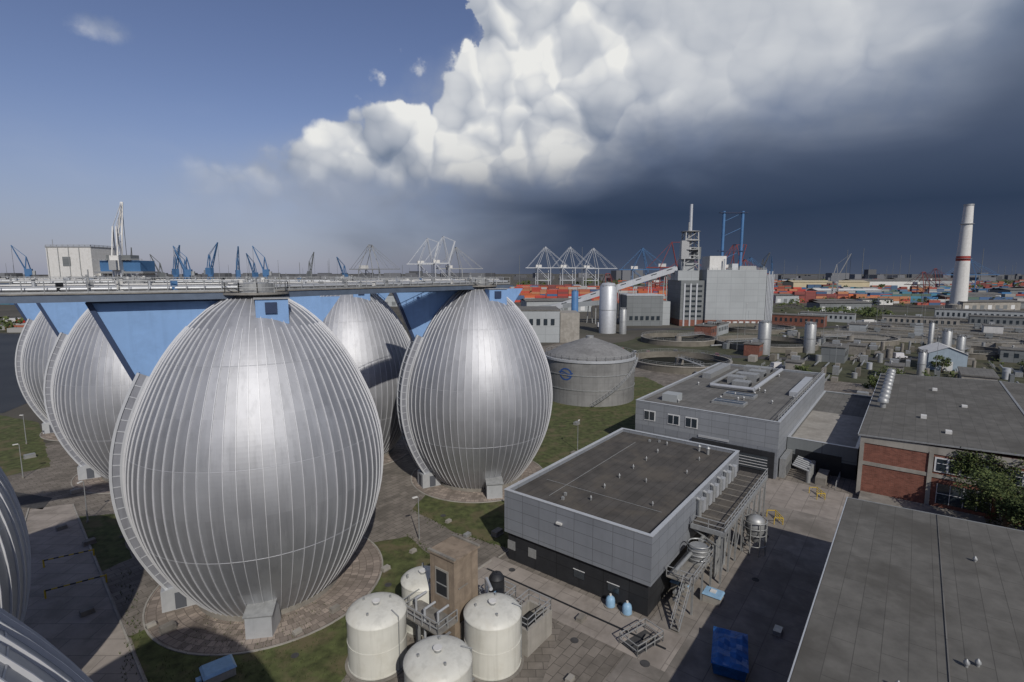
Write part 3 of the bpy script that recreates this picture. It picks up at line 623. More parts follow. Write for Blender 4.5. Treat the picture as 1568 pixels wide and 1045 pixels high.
for (x0,y0,x1,y1) in ((-50.5,52.5,-46.2,55.5),(-56,58.5,-52,61)):
    b=MB(); n=10
    for i in range(n):
        p=(x0+(x1-x0)*i/n,y0+(y1-y0)*i/n,.9); q=(x0+(x1-x0)*(i+1)/n,y0+(y1-y0)*(i+1)/n,.9); b.beam(p,q,.10,.12,M['yellow' if i%2 else 'dark'])
    for (x,y) in ((x0,y0),(x1,y1)): b.beam((x,y,0),(x,y,1.),.12,.12,M['yellow'])
    b.obj('striped_barrier')
def lamp(x,y,h=6):
    b=MB(); b.tube((0,0,0),(0,0,h),.09,M['galv'],8,.05); b.tube((0,0,h),(.35,-.1,h+.1),.04,M['galv'],6); b.rbox(.45,-.1,h+.03,.7,.28,.12,0,M['white']); b.cyl(0,0,0,.3,.16,M['conc'],8); b.obj('street_lamp',loc=(x,y,0),rz=random.random()*6)
for x,y in ((-12.2,64.8),(-100,104),(-84,86),(13,100),(34,150),(1,70),(-60,70)): lamp(x,y)
for x,y,h in ((118,188,16),(150,250,20),(176,215,22),(210,300,22),(250,330,20),(100,230,14),(140,170,14),(290,260,22),(330,420,25),(200,400,22),(130,290,18),(270,380,22),(160,330,20),(300,330,24),(360,360,24),(240,290,22),(190,240,18),(225,215,18),(350,300,22),(420,420,25),(380,480,26),(290,470,26)): lamp(x,y,h)
b=MB()
for x,y,s in ((-21,47,.5),(-18.5,50.5,.6),(-34,47.5,.8),(-36,48,.5),(-15,58,.6),(-12.5,62,.5),(-44,50,.7),(-6,66,.6),(-2,66.5,.9),(3,64,.6),(-9,70,.5),(7,49,.6),(13,46,.5),(5,41,.5),(8,90,.7),(12,98,.7),(15,118,.9),(-55,64,.8),(-62,68,.7),(-70,80,.8),(-92,96,1.0),(26,47,.7),(32,75,.8)):
    b.rbox(x,y,0.02,s*1.6,s,s*.7,GA,M[random.choice(('galv','concl','conc','conc'))])
    b.rbox(x,y,0.02,s*1.8,s*1.2,.08,GA,M['conc'])
b.obj('service_cabinets')
b=MB()
for x,y,r in ((-20,44,.35),(-24,38.5,.4),(-14,55,.4),(0,58,.4),(6,46,.4),(24,60,.35),(-52,66,.5),(-10,72,.4),(12,43,.45),(28,56,.4),(34,66,.4)):
    b.cyl(x,y,.0,.05,r,M['asph'],14)
b.obj('manhole_covers')
b=MB()
def tuft(x,y,s):
    for k in range(5):
        a=random.random()*6.28; l=s*random.uniform(.6,1.2); w_=s*.12
        b.poly([(x-w_*math.sin(a),y+w_*math.cos(a),0),(x+w_*math.sin(a),y-w_*math.cos(a),0),(x+.5*l*math.cos(a),y+.5*l*math.sin(a),l)],M['leaf2' if k%2 else 'leaf'])
for (x0,y0,x1,y1,n) in ((-37,46.7,-30,36,120),(-9,47,-9.5,60.5,120),(-9.5,60.5,-14,66,80),(-15,74,-7.6,67,80),(-7.6,67,0,62.6,90),(0,62.6,11,79,130),(-36,46,-46,58,80),(-10,34,-4,50,60)):
    for i in range(n):
        t_=random.random(); tuft(x0+(x1-x0)*t_+random.gauss(0,.35),y0+(y1-y0)*t_+random.gauss(0,.35),random.uniform(.12,.3))
for i in range(1800): tuft(random.uniform(-32,-10),random.uniform(37,52),random.uniform(.08,.2)) 
b.obj('grass_tufts')
# ------------------------------------------------------------------ gas holder tank
b=MB(); r=12.6; b.lathe(0,0,[(r,0),(r,11.8)],M['tankconc'],64); b.lathe(0,0,[(r+.25,11.5),(r+.25,12.1),(r,12.15)],M['para'],64,False); b.lathe(0,0,[(r,12.1),(r*.6,14.7),(1.5,16.8),(.02,16.9)],M['tankconc'],64)
b.cyl(0,0,16.6,17.4,1.1,M['galv'],16)
for z in (4.1,8.): b.lathe(0,0,[(r,z),(r+.12,z),(r+.12,z+.25),(r,z+.25)],M['galv'],64,False)
n=22
for i in range(n):
    a0=R(-95+i*3.4);a1=R(-95+(i+1)*3.4); z0=.4+i*.52; z1=z0+.52; rr=r+.55
    b.beam((rr*math.cos(a0),rr*math.sin(a0),z0),(rr*math.cos(a1),rr*math.sin(a1),z1),.9,.12,M['galv']); b.beam((1.03*rr*math.cos(a0),1.03*rr*math.sin(a0),z0+1),(1.03*rr*math.cos(a1),1.03*rr*math.sin(a1),z1+1),.07,.07,M['rail'])
    b.beam((1.03*rr*math.cos(a0),1.03*rr*math.sin(a0),z0),(1.03*rr*math.cos(a0),1.03*rr*math.sin(a0),z0+1),.06,.06,M['rail'])
for k in range(40):
    t0=k/40*2*math.pi; t1=(k+1)/40*2*math.pi
    def lp(t,rad): 
        a=R(-128)+rad*math.cos(t)/r; return ((r+.03)*math.cos(a),(r+.03)*math.sin(a),8.3+rad*.85*math.sin(t))
    if k not in (19,20,39,0): b.poly([lp(t0,1.5),lp(t0,1.95),lp(t1,1.95),lp(t1,1.5)],M['logo'])
for z in (7.95,8.5):
    vs_=[]
    for k in range(9):
        a=R(-128)+(-2.2+4.4*k/8)/r; zz=z+.3*math.sin(k*.8); vs_.append(((r+.04)*math.cos(a),(r+.04)*math.sin(a),zz))
    for p,q in zip(vs_,vs_[1:]): b.poly([p,q,(q[0],q[1],q[2]+.28),(p[0],p[1],p[2]+.28)],M['logo'])
b.rail([((r-.2)*math.cos(i*math.pi/16),(r-.2)*math.sin(i*math.pi/16)) for i in range(32)],12.15,closed=True,step=3)
b.obj('gas_holder_tank',loc=(22,146.5,0))
# ------------------------------------------------------------------ clarifiers
CL=((64,197,18),(122,250,22),(85,265,18),(175,268,20),(196,222,14),(232,262,19),(300,300,22),(232,318,22),(150,318,20),(262,212,14),(345,262,20))
def clar(x,y,r):
    b=MB(); b.lathe(0,0,[(r+.5,0),(r+.5,2.6),(r,2.6),(r,.2)],M['basin'],72,False); b.lathe(0,0,[(r+.52,2.3),(r+.7,2.3),(r+.7,2.62),(r-.1,2.62)],M['concl'],72,False)
    b.poly([(r*math.cos(2*math.pi*i/72),r*math.sin(2*math.pi*i/72),.45) for i in range(72)],M['sludge'])
    b.cyl(0,0,.4,3.0,1.6,M['conc'],20); b.beam((0,0,2.9),(r+.5,0,2.9),1.2,.25,M['galv']); b.rail([(0,.6),(r,.6)],3.,step=2.5); b.rail([(0,-.6),(r,-.6)],3.,step=2.5)
    b.rail([((r+.3)*math.cos(i*math.pi/18),(r+.3)*math.sin(i*math.pi/18)) for i in range(36)],2.6,closed=True,step=3)
    b.lathe(0,0,[(r-1.6,.46),(r-1.6,1.3),(r-1.3,1.3),(r-1.3,.46)],M['basin'],72,False)
    b.rbox(r+2.5,2,0,2.5,2,2.6,.3,M['plantgrey2']); b.tube((r+1,-3,1),(r+7,-3,1),.4,M['galv'],8)
    b.obj('clarifier_basin',loc=(x,y,0),rz=random.random()*6)
for x,y,r in CL: clar(x,y,r)
b=MB()
for k in range(8):
    a0=330+k*22; b1=40-k*4
    b.box(a0,a0+15,-330,b1,.3,.6,M['sludge'])
    for s in (0,5,10,15): b.box(a0+s-.35,a0+s+.35,-330,b1,0,2.2,M['concl' if s==0 else 'basin'])
    b.box(a0+15.4,a0+21.6,-330,b1,0,.25,M['hillgrass'])
    for j in range(24):
        y=-330+j*15.5
        if y<b1-6:
            b.box(a0+.5,a0+14.5,y,y+.8,0,2.1,M['basin'])
            if j%3==k%3: b.box(a0-.2,a0+15.3,y+4,y+5.2,2.3,2.8,M['galv']); b.box(a0+1,a0+4,y+3.6,y+6.4,2.8,4.4,M['plantgrey2'])
            if j%4==1: b.box(a0+16.5,a0+20,y,y+4,0.25,3.6,M['brick' if j%8==1 else 'plantgrey'])
    b.rail([(a0-.3,-330),(a0-.3,b1)],2.2,step=5,r=.06)
b.obj('settling_basins',rz=GA)
b=MB()
for k in range(5):
    a0=205+k*21
    b.box(a0,a0+15,-190,-62,.3,.6,M['sludge'])
    for s in (0,7.5,15): b.box(a0+s-.4,a0+s+.4,-190,-62,0,2.2,M['basin'])
    for j in range(9): b.box(a0+.5,a0+14.5,-180+j*13,-179.2+j*13,0,2.1,M['basin'])
    b.box(a0+15.5,a0+20.5,-190,-62,0,.25,M['hillgrass'])
    b.rail([(a0,-190),(a0,-62)],2.2,step=4,r=.06)
    for j in range(4): b.box(a0-.2,a0+15.2,-175+j*31,-173.8+j*31,2.2,2.7,M['galv'])
b.obj('aeration_basins',rz=GA)
b=MB(); b.box(-8,8,-5.5,5.5,0,6.2,M['palewall'])
b.poly([(-8.4,-6,6.1),(8.4,-6,6.1),(8.4,0,8.6),(-8.4,0,8.6)],M['white']); b.poly([(-8.4,6,6.1),(-8.4,0,8.6),(8.4,0,8.6),(8.4,6,6.1)],M['white'])
for s in (-8,8): b.poly([(s,-5.5,6.2),(s,5.5,6.2),(s,0,8.4)],M['palewall'])
for k in range(4): b.box(-7+k*3.7,-5+k*3.7,-5.56,-5.5,2.6,4.6,M['glass'])
b.box(-8.06,-8,-1.6,1.6,0,3.4,M['frame'])
b.obj('pump_house',loc=(160,192,0),rz=R(62))
b=MB(); b.box(-8,8,-4,4,0,4.5,M['concl']); b.box(-8.3,8.3,-4.3,4.3,4.5,4.9,M['roofgrey'])
for k in range(5): b.box(-7+k*3,-5.5+k*3,-4.05,-4,1.5,3.3,M['glass'])
b.obj('site_office',loc=(143,158,0),rz=GA)
for (x,y,sx,sy,h,mn) in ((130,208,14,8,6,'plantgrey2'),(104,222,10,6,5,'brick'),(185,175,16,8,5,'plantgrey'),(225,196,14,10,7,'concl'),(100,182,6,5,4,'concl'),(270,250,20,8,5,'brick'),(150,225,9,7,4,'conc'),(205,245,12,6,5,'plantgrey2'),(200,300,16,8,6,'plantgrey'),(268,290,12,8,6,'white'),(110,292,18,9,6,'brick'),(130,175,8,5,4,'concl'),
    (300,225,40,12,7,'plantgrey2'),(255,235,30,9,5,'conc'),(320,330,46,12,7,'plantgrey2'),(205,200,24,8,5,'plantgrey2'),(380,300,50,14,8,'conc'),(270,345,40,10,6,'concl'),(190,350,36,12,7,'brick'),(340,380,50,14,8,'plantgrey'),(400,350,40,14,8,'plantgrey2'),(230,380,34,10,6,'plantgrey'),(118,300,20,8,6,'plantgrey'),(450,400,50,16,8,'concl'),(220,178,20,9,6,'plantgrey')):
    b=MB(); b.box(-sx/2,sx/2,-sy/2,sy/2,0,h,M[mn]); b.box(-sx/2-.3,sx/2+.3,-sy/2-.3,sy/2+.3,h,h+.35,M['roofgrey'])
    for k in range(int(sx/3)): b.box(-sx/2+1+k*3,-sx/2+2.4+k*3,-sy/2-.05,-sy/2,h*.4,h*.75,M['glass'])
    for k in range(int(sx/8)): vent(b,-sx/2+4+k*8,random.uniform(-sy/3,sy/3),h+.35,.5,.7)
    b.box(sx*.2,sx*.2+2.5,-1,1.5,h+.35,h+1.6,M['galv'])
    b.obj('utility_building',loc=(x,y,0),rz=GA if sx<22 else GA-R(90))
for x,y,r,h in ((109,224,2.6,13.5),(131,228,2.3,12.5),(56,305,5,27),(64,300,2.,14),(34,283,1.9,25),(172,205,1.6,12),(176,203,1.4,10),(168,208,.9,15),(140,176,1.2,8)):
    b=MB(); mm=M['bluepipe'] if r==1.9 else M['galv' if r<4 else 'alu']; b.lathe(0,0,[(r,0),(r,h),(r*.7,h+r*.4),(.02,h+r*.5)],mm,24)
    b.lathe(0,0,[(r,h*.5),(r+.1,h*.5),(r+.1,h*.5+.3),(r,h*.5+.3)],M['galv'],24,False); b.rail([(r*math.cos(i*math.pi/4),r*math.sin(i*math.pi/4)) for i in range(8)],h,closed=True,r=.05)
    b.obj('silo_tank',loc=(x,y,0))
# ------------------------------------------------------------------ power plant
b=MB()
b.box(127,166,343,380,4,37,M['plantgrey']); b.box(126.8,166.2,342.8,380,0,4.2,M['brick'])
for k in range(9): b.box(129+k*4.1,131.6+k*4.1,342.6,342.8,.6,3.2,M['frame'])
b.box(111,127,345,375,4.1,30,M['plantgrey2']); b.box(110.8,126.8,344.8,374,0,4.1,M['brick'])
for j in range(7): b.box(113,125,344.7,345,6+j*3.3,7.2+j*3.3,M['glass'])
for k in range(3): b.box(113+k*4,114+k*4,344.6,344.9,0,28,M['para'])
b.box(110,124,349,365,30,36.5,M['plantgrey']); b.box(113,121,352,360,36.5,44,M['plantgrey']); b.box(131,142,350,365,37,46,M['white']); b.box(146,150,350,356,37,41,M['alu'])
b.box(166.2,172,347,370,0,32,M['plantgrey2'])
for j in range(5): b.beam((166.2,346.8,6*j+3),(172.5,346.8,6*j+3),.3,.3,M['galv'])
for k in range(5): b.tube((168+k*1.0,346,0),(168+k*1.0,346,34+2*(k%2)),.5,M['alu'],8)
b.rail([(127.4,343.4),(165.6,343.4)],37,step=3,r=.08)
b.box(152,163,352,364,37,39.5,M['galv']); b.tube((140,348,37),(140,348,44),.5,M['alu'],8)
b.obj('power_plant_building')
b=MB(); b.box(76,100,346,372,0,20,M['plantgrey2']); b.box(75.7,100.3,345.7,372.3,20,20.6,M['para']); b.box(98,106,350,370,0,16,M['plantgrey'])
for k in range(6): b.box(78+k*3.6,80+k*3.6,345.6,345.9,4,6.5,M['glass'])
b.obj('boiler_house')
def lattice(b,x,y,z0,z1,w0,w1,m,n=8,th=.4):
    L=[]
    for j in range(n+1):
        z=z0+(z1-z0)*j/n; ww=w0+(w1-w0)*j/n; L.append([(x-ww,y-ww,z),(x+ww,y-ww,z),(x+ww,y+ww,z),(x-ww,y+ww,z)])
    for j in range(n):
        for k in range(4):
            b.beam(L[j][k],L[j+1][k],th,th,m); b.beam(L[j][k],L[j+1][(k+1)%4],th*.7,th*.7,m); b.beam(L[j+1][k],L[j+1][(k+1)%4],th*.7,th*.7,m)
b=MB(); lattice(b,119,355,36,62,5,4,M['galv'],5,.6); b.tube((119,355,36),(119,355,80),1.3,M['alu'],12,1.0)
for z in (44,50,56,62): b.cyl(119,355,z,z+.4,6.5,M['galv'],12)
b.box(112,117,350,354,44,56,M['galv']); b.box(121,126,353,358,44,52,M['plantgrey2']); b.tube((117,352,44),(117,352,68),.6,M['galv'],8)
b.obj('exhaust_tower')
b=MB()
for x in (146,159): b.tube((x,368,0),(x,368,77),1.0,M['bluepipe'],12)
for z in (50,76): b.beam((143,368,z),(162,368,z),3.,.4,M['dblue'])
for z in (44,60,70): b.beam((146,368,z),(159,368,z+6),.25,.25,M['bluepipe'])
b.obj('blue_twin_stack')
b=MB(); p0=Vector((22,372,8)); p1=Vector((112,358,38)); b.beam(p0,p1,4.5,3.8,M['alu'])
dv=p1-p0
for i in range(9):
    q=p0+dv*(i/9+.03)
    for s in (-2,2): b.beam((q.x+s,q.y,0),(q.x+s*.3,q.y,q.z-1.8),.5,.5,M['galv'])
    b.beam(q+Vector((0,-2.3,1.0)),q+Vector((7,-3.2,3.2)),.15,.6,M['glass'])
b.beam((20,378,10),(70,352,16),4,3.2,M['plantgrey'])
for i in range(5): 
    q=Vector((20,378,10)).lerp(Vector((70,352,16)),i/4); b.beam((q.x,q.y,0),(q.x,q.y,q.z-1.5),.6,.6,M['galv'])
b.obj('conveyor_gallery')
b=MB(); b.box(-4,24,262,290,0,16,M['plantgrey']); b.box(-4.3,24.3,261.7,290.3,16,16.6,M['roofgrey']); b.box(24.3,34,262,280,0,15,M['concl'])
for k in range(7): b.box(-2+k*3.6,-.2+k*3.6,261.6,261.9,9,12,M['glass'])
b.obj('filter_building')
b=MB(); b.box(-40,-8,330,350,0,14,M['concl']); b.box(-40.3,-7.7,329.7,350.3,14,14.5,M['para']); b.obj('storage_shed')
b=MB()
def cr(z): return 7.0-(7.0-3.6)*z/98
for z0,z1,mn in ((0,46,'white'),(46,50.5,'red'),(50.5,98,'white')): b.lathe(0,0,[(cr(z0),z0),(cr(z1),z1)],M[mn],32)
b.poly([(cr(98)*math.cos(i*math.pi/16),cr(98)*math.sin(i*math.pi/16),97.6) for i in range(32)],M['dark']); b.lathe(0,0,[(cr(97),96.5),(cr(97)+.3,96.5),(cr(97)+.3,98),(cr(97)-.4,98)],M['galv'],32,False)
b.lathe(0,0,[(8.6,0),(8.6,5),(7.,6)],M['concl'],32,False)
for z in (48,80): b.lathe(0,0,[(cr(z),z),(cr(z)+1.2,z),(cr(z)+1.2,z+.3),(cr(z),z+.3)],M['galv'],32,False)
b.obj('chimney_stack',loc=(424,497,0))
b=MB(); b.box(-352,-318,400,425,0,54,M['white']); b.box(-318,-300,405,420,0,36,M['white']); b.box(-340,-334,399.8,400,40,47,M['plantgrey2']); b.box(-345,-322,399.7,400,30,31,M['galv']); b.box(-352.3,-317.7,399.7,425.3,54,54.8,M['galv']); b.tube((-348,402,54),(-348,402,60),.2,M['galv'],6); b.rail([(-352,400),(-318,400),(-318,425)],54.8,r=.12,step=4)
b.box(-308,-300,404.8,405,20,26,M['glass'])
for k in range(4): b.box(-351+k*8,-350.6+k*8,399.6,400,0,54,M['galv'])
b.obj('grain_elevator')
# ------------------------------------------------------------------ cranes
def sts(x,y,h,m,rot=0,up=False,s=1.):
    b=MB(); W=9*s; D=13*s; leg=h*.52; th=1.2*s
    for sx in (-W,W):
        for sy in (-D,D): b.beam((sx,sy,0),(sx,sy,leg),th,th,m)
        b.beam((sx,-D,leg*.45),(sx,D,leg*.45),th,th,m); b.beam((sx,-D,leg*.45),(sx,D,leg),th*.6,th*.6,m); b.beam((sx,-D,leg),(sx,D,leg),th,th*1.4,m)
        b.beam((sx,-D,leg),(sx*.5,-D*.3,h),th*.8,th*.8,m); b.beam((sx,D,leg),(sx*.5,-D*.3,h),th*.6,th*.6,m)
        b.beam((sx*.4,-D,leg),(sx*.4,D+22*s,leg),th*.8,th*1.2,m)
        e=(sx*.4,-D-12*s,leg+40*s) if up else (sx*.4,-D-42*s,leg)
        b.beam((sx*.4,-D,leg),e,th*.7,th,m)
        b.beam((sx*.5,-D*.3,h),e,.4*s,.4*s,m); b.beam((sx*.5,-D*.3,h),(sx*.4,D+20*s,leg),.4*s,.4*s,m)
        if not up: b.beam((sx*.5,-D*.3,h),(sx*.4,-D-22*s,leg),.35*s,.35*s,m)
    for sy in (-D,D): b.beam((-W,sy,leg),(W,sy,leg),th,th,m); b.beam((-W,sy,leg*.12),(W,sy,leg*.12),th,th,m)
    b.beam((-W*.5,-D*.3,h),(W*.5,-D*.3,h),th,th,m); b.box(-4*s,4*s,D*.3,D*1.2,leg+.9*s,leg+6*s,M['white'])
    b.obj('gantry_crane',loc=(x,y,0),rz=rot)
M['redcrane']=mat('haze_muted_red_crane',(.22,.05,.045),.7,0,.1,.1); M['bluecrane']=mat('haze_muted_blue_crane',(.06,.15,.30),.7,0,.1,.1)  # crane paints desaturated: distance haze is put into their colour
for x,y,h,c,rt,up in ((-225,830,78,'galv',1.2,False),(-160,980,98,'alu',1.9,True),(-128,960,100,'alu',1.9,True),(-108,985,82,'galv',1.9,False),(62,1050,86,'alu',1.75,False),(112,1060,86,'alu',1.75,False),(160,1070,84,'alu',1.75,False),(255,860,84,'redcrane',1.3,True),(225,930,78,'bluecrane',1.5,False),(300,930,66,'redcrane',1.6,False),(375,900,82,'redcrane',1.9,True),(560,1250,70,'bluecrane',1.7,False),(480,1100,62,'redcrane',1.6,False),(215,760,40,'redcrane',1.2,False),(130,720,34,'redcrane',.2,False),(560,720,36,'redcrane',.3,False),(720,900,42,'redcrane',.4,False),(860,1000,60,'bluecrane',1.4,False)):
    sts(x,y,h,M[c],rt,up,1. if h>45 else .6)
def jib(x,y,h,m,rot=0,s=1.,m2=None):
    b=MB(); m2=m2 or m
    for sx in (-4*s,4*s):
        for sy in (-4*s,4*s): b.beam((sx,sy,0),(sx*.5,sy*.5,h*.38),1.1*s,1.1*s,m)
    for z in (.12,.25): b.beam((-4*s,-4*s,h*z),(4*s,-4*s,h*z),.7*s,.7*s,m); b.beam((-4*s,4*s,h*z),(4*s,4*s,h*z),.7*s,.7*s,m)
    b.cyl(0,0,h*.38,h*.42,3.4*s,m,12); b.box(-3*s,5*s,-2.5*s,2.5*s,h*.42,h*.54,m2); b.box(5*s,8*s,-2*s,2*s,h*.42,h*.5,M['galv'])
    for sy in (-1.6*s,1.6*s):
        b.beam((-2*s,sy,h*.52),(-14*s,sy*.2,h),.9*s,.9*s,m2); b.beam((3*s,sy,h*.54),(0,sy*.6,h*.78),.7*s,.7*s,m2); b.beam((0,sy*.6,h*.78),(-14*s,sy*.2,h),.35*s,.35*s,m); b.beam((-2*s,sy,h*.54),(0,sy*.6,h*.78),.6*s,.6*s,m)
    for i in range(6):
        t0=i/6;t1=(i+1)/6; b.beam((-2*s-12*s*t0,-1.6*s*(1-.8*t0),h*(.52+.48*t0)),(-2*s-12*s*t1,1.6*s*(1-.8*t1),h*(.52+.48*t1)),.3*s,.3*s,m2)
    b.tube((-14*s,0,h),(-14*s,0,h*.45),.15*s,M['dark'],4)
    b.obj('harbour_crane',loc=(x,y,0),rz=rot)
jib(-291,390,88,M['alu'],-1.3,1.15,M['white'])
b=MB(); b.box(-306,-276,392,408,36,44,M['bluecrane']); b.box(-300,-282,391,400,44,48,M['plantgrey2'])
for x in (-305,-277): b.box(x-1.5,x+1.5,393,407,0,36,M['white'])
b.box(-309,-273,390,410,34.5,36,M['galv']); b.rail([(-309,390),(-273,390)],44,r=.12,step=3); b.obj('unloader_gantry')
for x,y,h,c,rt,s in ((-735,800,76,'bluecrane',.5,1.1),(-715,820,70,'bluecrane',2.4,1.1),(-510,800,76,'bluecrane',2.6,1.15),(-480,780,74,'bluecrane',.3,1.15),(-435,760,78,'bluecrane',2.9,1.15),(-395,760,72,'bluecrane',2.2,1.1),(-365,780,74,'bluecrane',.2,1.1),(-420,860,66,'bluecrane',1.2,1.),(-600,900,66,'plantgrey2',1,1.),(-720,1000,82,'plantgrey2',2.3,1),(-545,880,72,'bluecrane',.9,1),(400,650,58,'galv',2.5,1),(-345,900,70,'plantgrey2',2.6,.9),(950,2000,110,'plantgrey2',2.,2.),(640,1300,75,'bluecrane',1,1),(-270,850,60,'bluecrane',1.,1),(-560,700,55,'galv',1.6,1),(-640,820,64,'bluecrane',2.8,1.)):
    jib(x,y,h,M[c],rt,s)
# ------------------------------------------------------------------ container yards / warehouses
PAL=[(.26,.06,.045),(.35,.11,.06),(.05,.10,.20),(.36,.36,.35),(.18,.05,.045),(.07,.13,.22),(.36,.16,.08),(.09,.14,.11),(.25,.25,.24),(.05,.17,.24)]  # muted container colours, with distance haze mixed into the palette
def stacks(name,x0,x1,y0,y1,n,pal,hmax=4,ang=0,k0=.85):
    b=MB()
    for i in range(n):
        x=random.uniform(x0,x1); y=random.uniform(y0,y1); k=random.randint(2,6); hgt=random.randint(1,hmax); base=random.choice(pal)
        for j in range(k):
            for l in range(max(1,hgt-random.randint(0,1))):
                c=random.choice(pal) if random.random()<.5 else base; v=random.uniform(.75,1.1)*k0; b.col=(c[0]*v,c[1]*v,c[2]*v,1)
                b.rbox(x+j*12.6*math.cos(ang),y+j*12.6*math.sin(ang),l*2.65,12.2,2.5,2.6,ang,M['vcol'])
                b.rbox(x+j*12.6*math.cos(ang),y+2.8+j*12.6*math.sin(ang),l*2.65,12.2,2.5,2.6,ang,M['vcol'])
    b.obj(name)
warm=[(.40,.06,.035),(.45,.11,.04),PAL[1],PAL[4],PAL[6],PAL[2],(.36,.05,.04),PAL[3]]
cool=[PAL[2],PAL[5],PAL[9],PAL[3],PAL[8],PAL[0],PAL[7],PAL[8],(.03,.12,.26)]
stacks('container_stack',-20,190,600,900,120,warm,6,0,1.)
stacks('container_stack',200,420,600,900,70,warm,5,0,1.)
stacks('container_stack',430,1000,540,900,170,cool,4,0,1.)
stacks('container_stack',300,1500,900,1700,200,PAL,6)
stacks('container_stack',-1000,-100,560,900,110,cool,4)
stacks('container_stack',-340,-250,300,350,7,[PAL[1],PAL[0],PAL[3]],1)
def shed(x,y,sx,sy,h,mn,ang=0,rm='roofgrey'):
    b=MB(); b.box(-sx/2,sx/2,-sy/2,sy/2,0,h,M[mn]); b.poly([(-sx/2-1,-sy/2-1,h),(sx/2+1,-sy/2-1,h),(sx/2+1,0,h+sy*.08),(-sx/2-1,0,h+sy*.08)],M[rm]); b.poly([(-sx/2-1,sy/2+1,h),(-sx/2-1,0,h+sy*.08),(sx/2+1,0,h+sy*.08),(sx/2+1,sy/2+1,h)],M[rm])
    for k in range(int(sx/8)): b.box(-sx/2+2+k*8,-sx/2+6+k*8,-sy/2-.1,-sy/2,1,min(5,h*.6),M['plantgrey2'] if k%3 else M['frame'])
    b.obj('warehouse',loc=(x,y,0),rz=ang)
for a in ((620,1040,150,40,17,'cream',.02,'cream'),(-215,620,60,30,18,'cream',.1,'concl'),(560,640,60,30,9,'white',.1),(480,760,90,30,10,'plantgrey',0,'white'),(700,720,70,30,12,'plantgrey2',.1),(800,780,90,40,12,'brick',0),(560,560,30,14,6,'white',.2),(640,590,26,14,7,'white',-.1,'white'),(760,1100,120,50,18,'white',0),(900,1150,140,50,20,'plantgrey',0),(1050,900,100,50,16,'white',.1),(330,620,50,20,9,'plantgrey',.1),(-520,640,60,24,10,'plantgrey',.1),(-650,720,70,30,14,'concl',0),(-430,560,40,16,8,'brick',.2),(-120,560,50,24,12,'plantgrey',.1),(40,480,60,24,10,'plantgrey',.2),(-60,420,50,20,9,'concl',.3),(230,560,60,20,8,'brick',.1),(500,520,24,12,6,'plantgrey2',.3),(610,480,40,16,10,'plantgrey2',.1),(740,600,50,20,14,'plantgrey2',-.1),(-230,300,30,12,6,'plantgrey',.5),(400,580,36,14,6,'white',.1),(330,540,40,16,7,'brick',.1),(520,600,60,20,8,'brick',0),(300,480,50,18,8,'plantgrey2',.1),(450,500,60,18,8,'concl',.1),(540,470,50,18,8,'plantgrey2',.2),(-380,700,70,24,14,'plantgrey',.1),(-300,760,80,24,16,'concl',0),(-800,900,90,40,20,'plantgrey2',0)):
    shed(*a)
b=MB()
for i in range(420):
    x=random.uniform(-3600,3900); y=random.uniform(1900,3600); h=random.choice((10,14,18,22,28,34)) * (1 if random.random()<.93 else 1.6); g=random.uniform(.06,.14); b.col=(g,g*1.05,g*1.15,1)
    b.rbox(x,y,0,random.uniform(20,90),random.uniform(15,50),h,random.uniform(-.5,.5),M['vcol'])
b.obj('distant_city')
b=MB()
for i in range(80):
    x=random.uniform(-2500,3200); y=random.uniform(900,2600); b.tube((x,y,0),(x,y,random.uniform(50,95)),.8,M['plantgrey2'],6,.4)
b.obj('distant_masts')
# ------------------------------------------------------------------ vegetation
def leaf(b,p,sz):
    u=Vector((random.gauss(0,1),random.gauss(0,1),random.gauss(0,1))).normalized(); v=u.orthogonal().normalized()
    s=sz*random.uniform(.5,1.2); b.poly([p-u*s,p-v*s*.6,p+u*s,p+v*s*.6],M['leaf2'] if random.random()<.35 else M['leaf'])
def leaves(b,cx,cy,cz,rx,rzz,n,sz,clumps=14):
    cl=[]
    for i in range(clumps):
        a=random.random()*6.283; e=random.uniform(-.8,1); k=random.uniform(.45,.95)
        cl.append((cx+rx*k*math.cos(a)*math.sqrt(max(0,1-e*e*.7)),cy+rx*k*math.sin(a)*math.sqrt(max(0,1-e*e*.7)),cz+rzz*e*k,random.uniform(.25,.48)))
    for i in range(n):
        c=random.choice(cl); d=Vector((random.gauss(0,1),random.gauss(0,1),random.gauss(0,1))).normalized()*random.random()**.4
        leaf(b,Vector((c[0]+d.x*rx*c[3],c[1]+d.y*rx*c[3],c[2]+d.z*rzz*c[3])),sz)
def tree(x,y,h,r,n=2600,sz=.22,name='tree'):
    b=MB(); b.tube((0,0,0),(.1,.1,h*.5),h*.03,M['bark'],8,h*.018)
    for i in range(7):
        a=i*.9+random.random()*.4; b.tube((.1,.1,h*(.3+.03*i)),(r*.65*math.cos(a),r*.65*math.sin(a),h*(.55+.05*i)),h*.012,M['bark'],6,h*.004)
    leaves(b,0,0,h*.62,r,h*.36,n,sz); b.obj(name,loc=(x,y,0))
x,y=g2w(90.5,-11.5); tree(x,y,10.0,4.5,9000,.17,'broadleaf_tree')
x,y=g2w(87,-15.0); tree(x,y,8.5,4.0,6000,.17,'broadleaf_tree')
x,y=g2w(92,-19.5); tree(x,y,11.0,3.9,4500,.2,'broadleaf_tree')
b=MB()
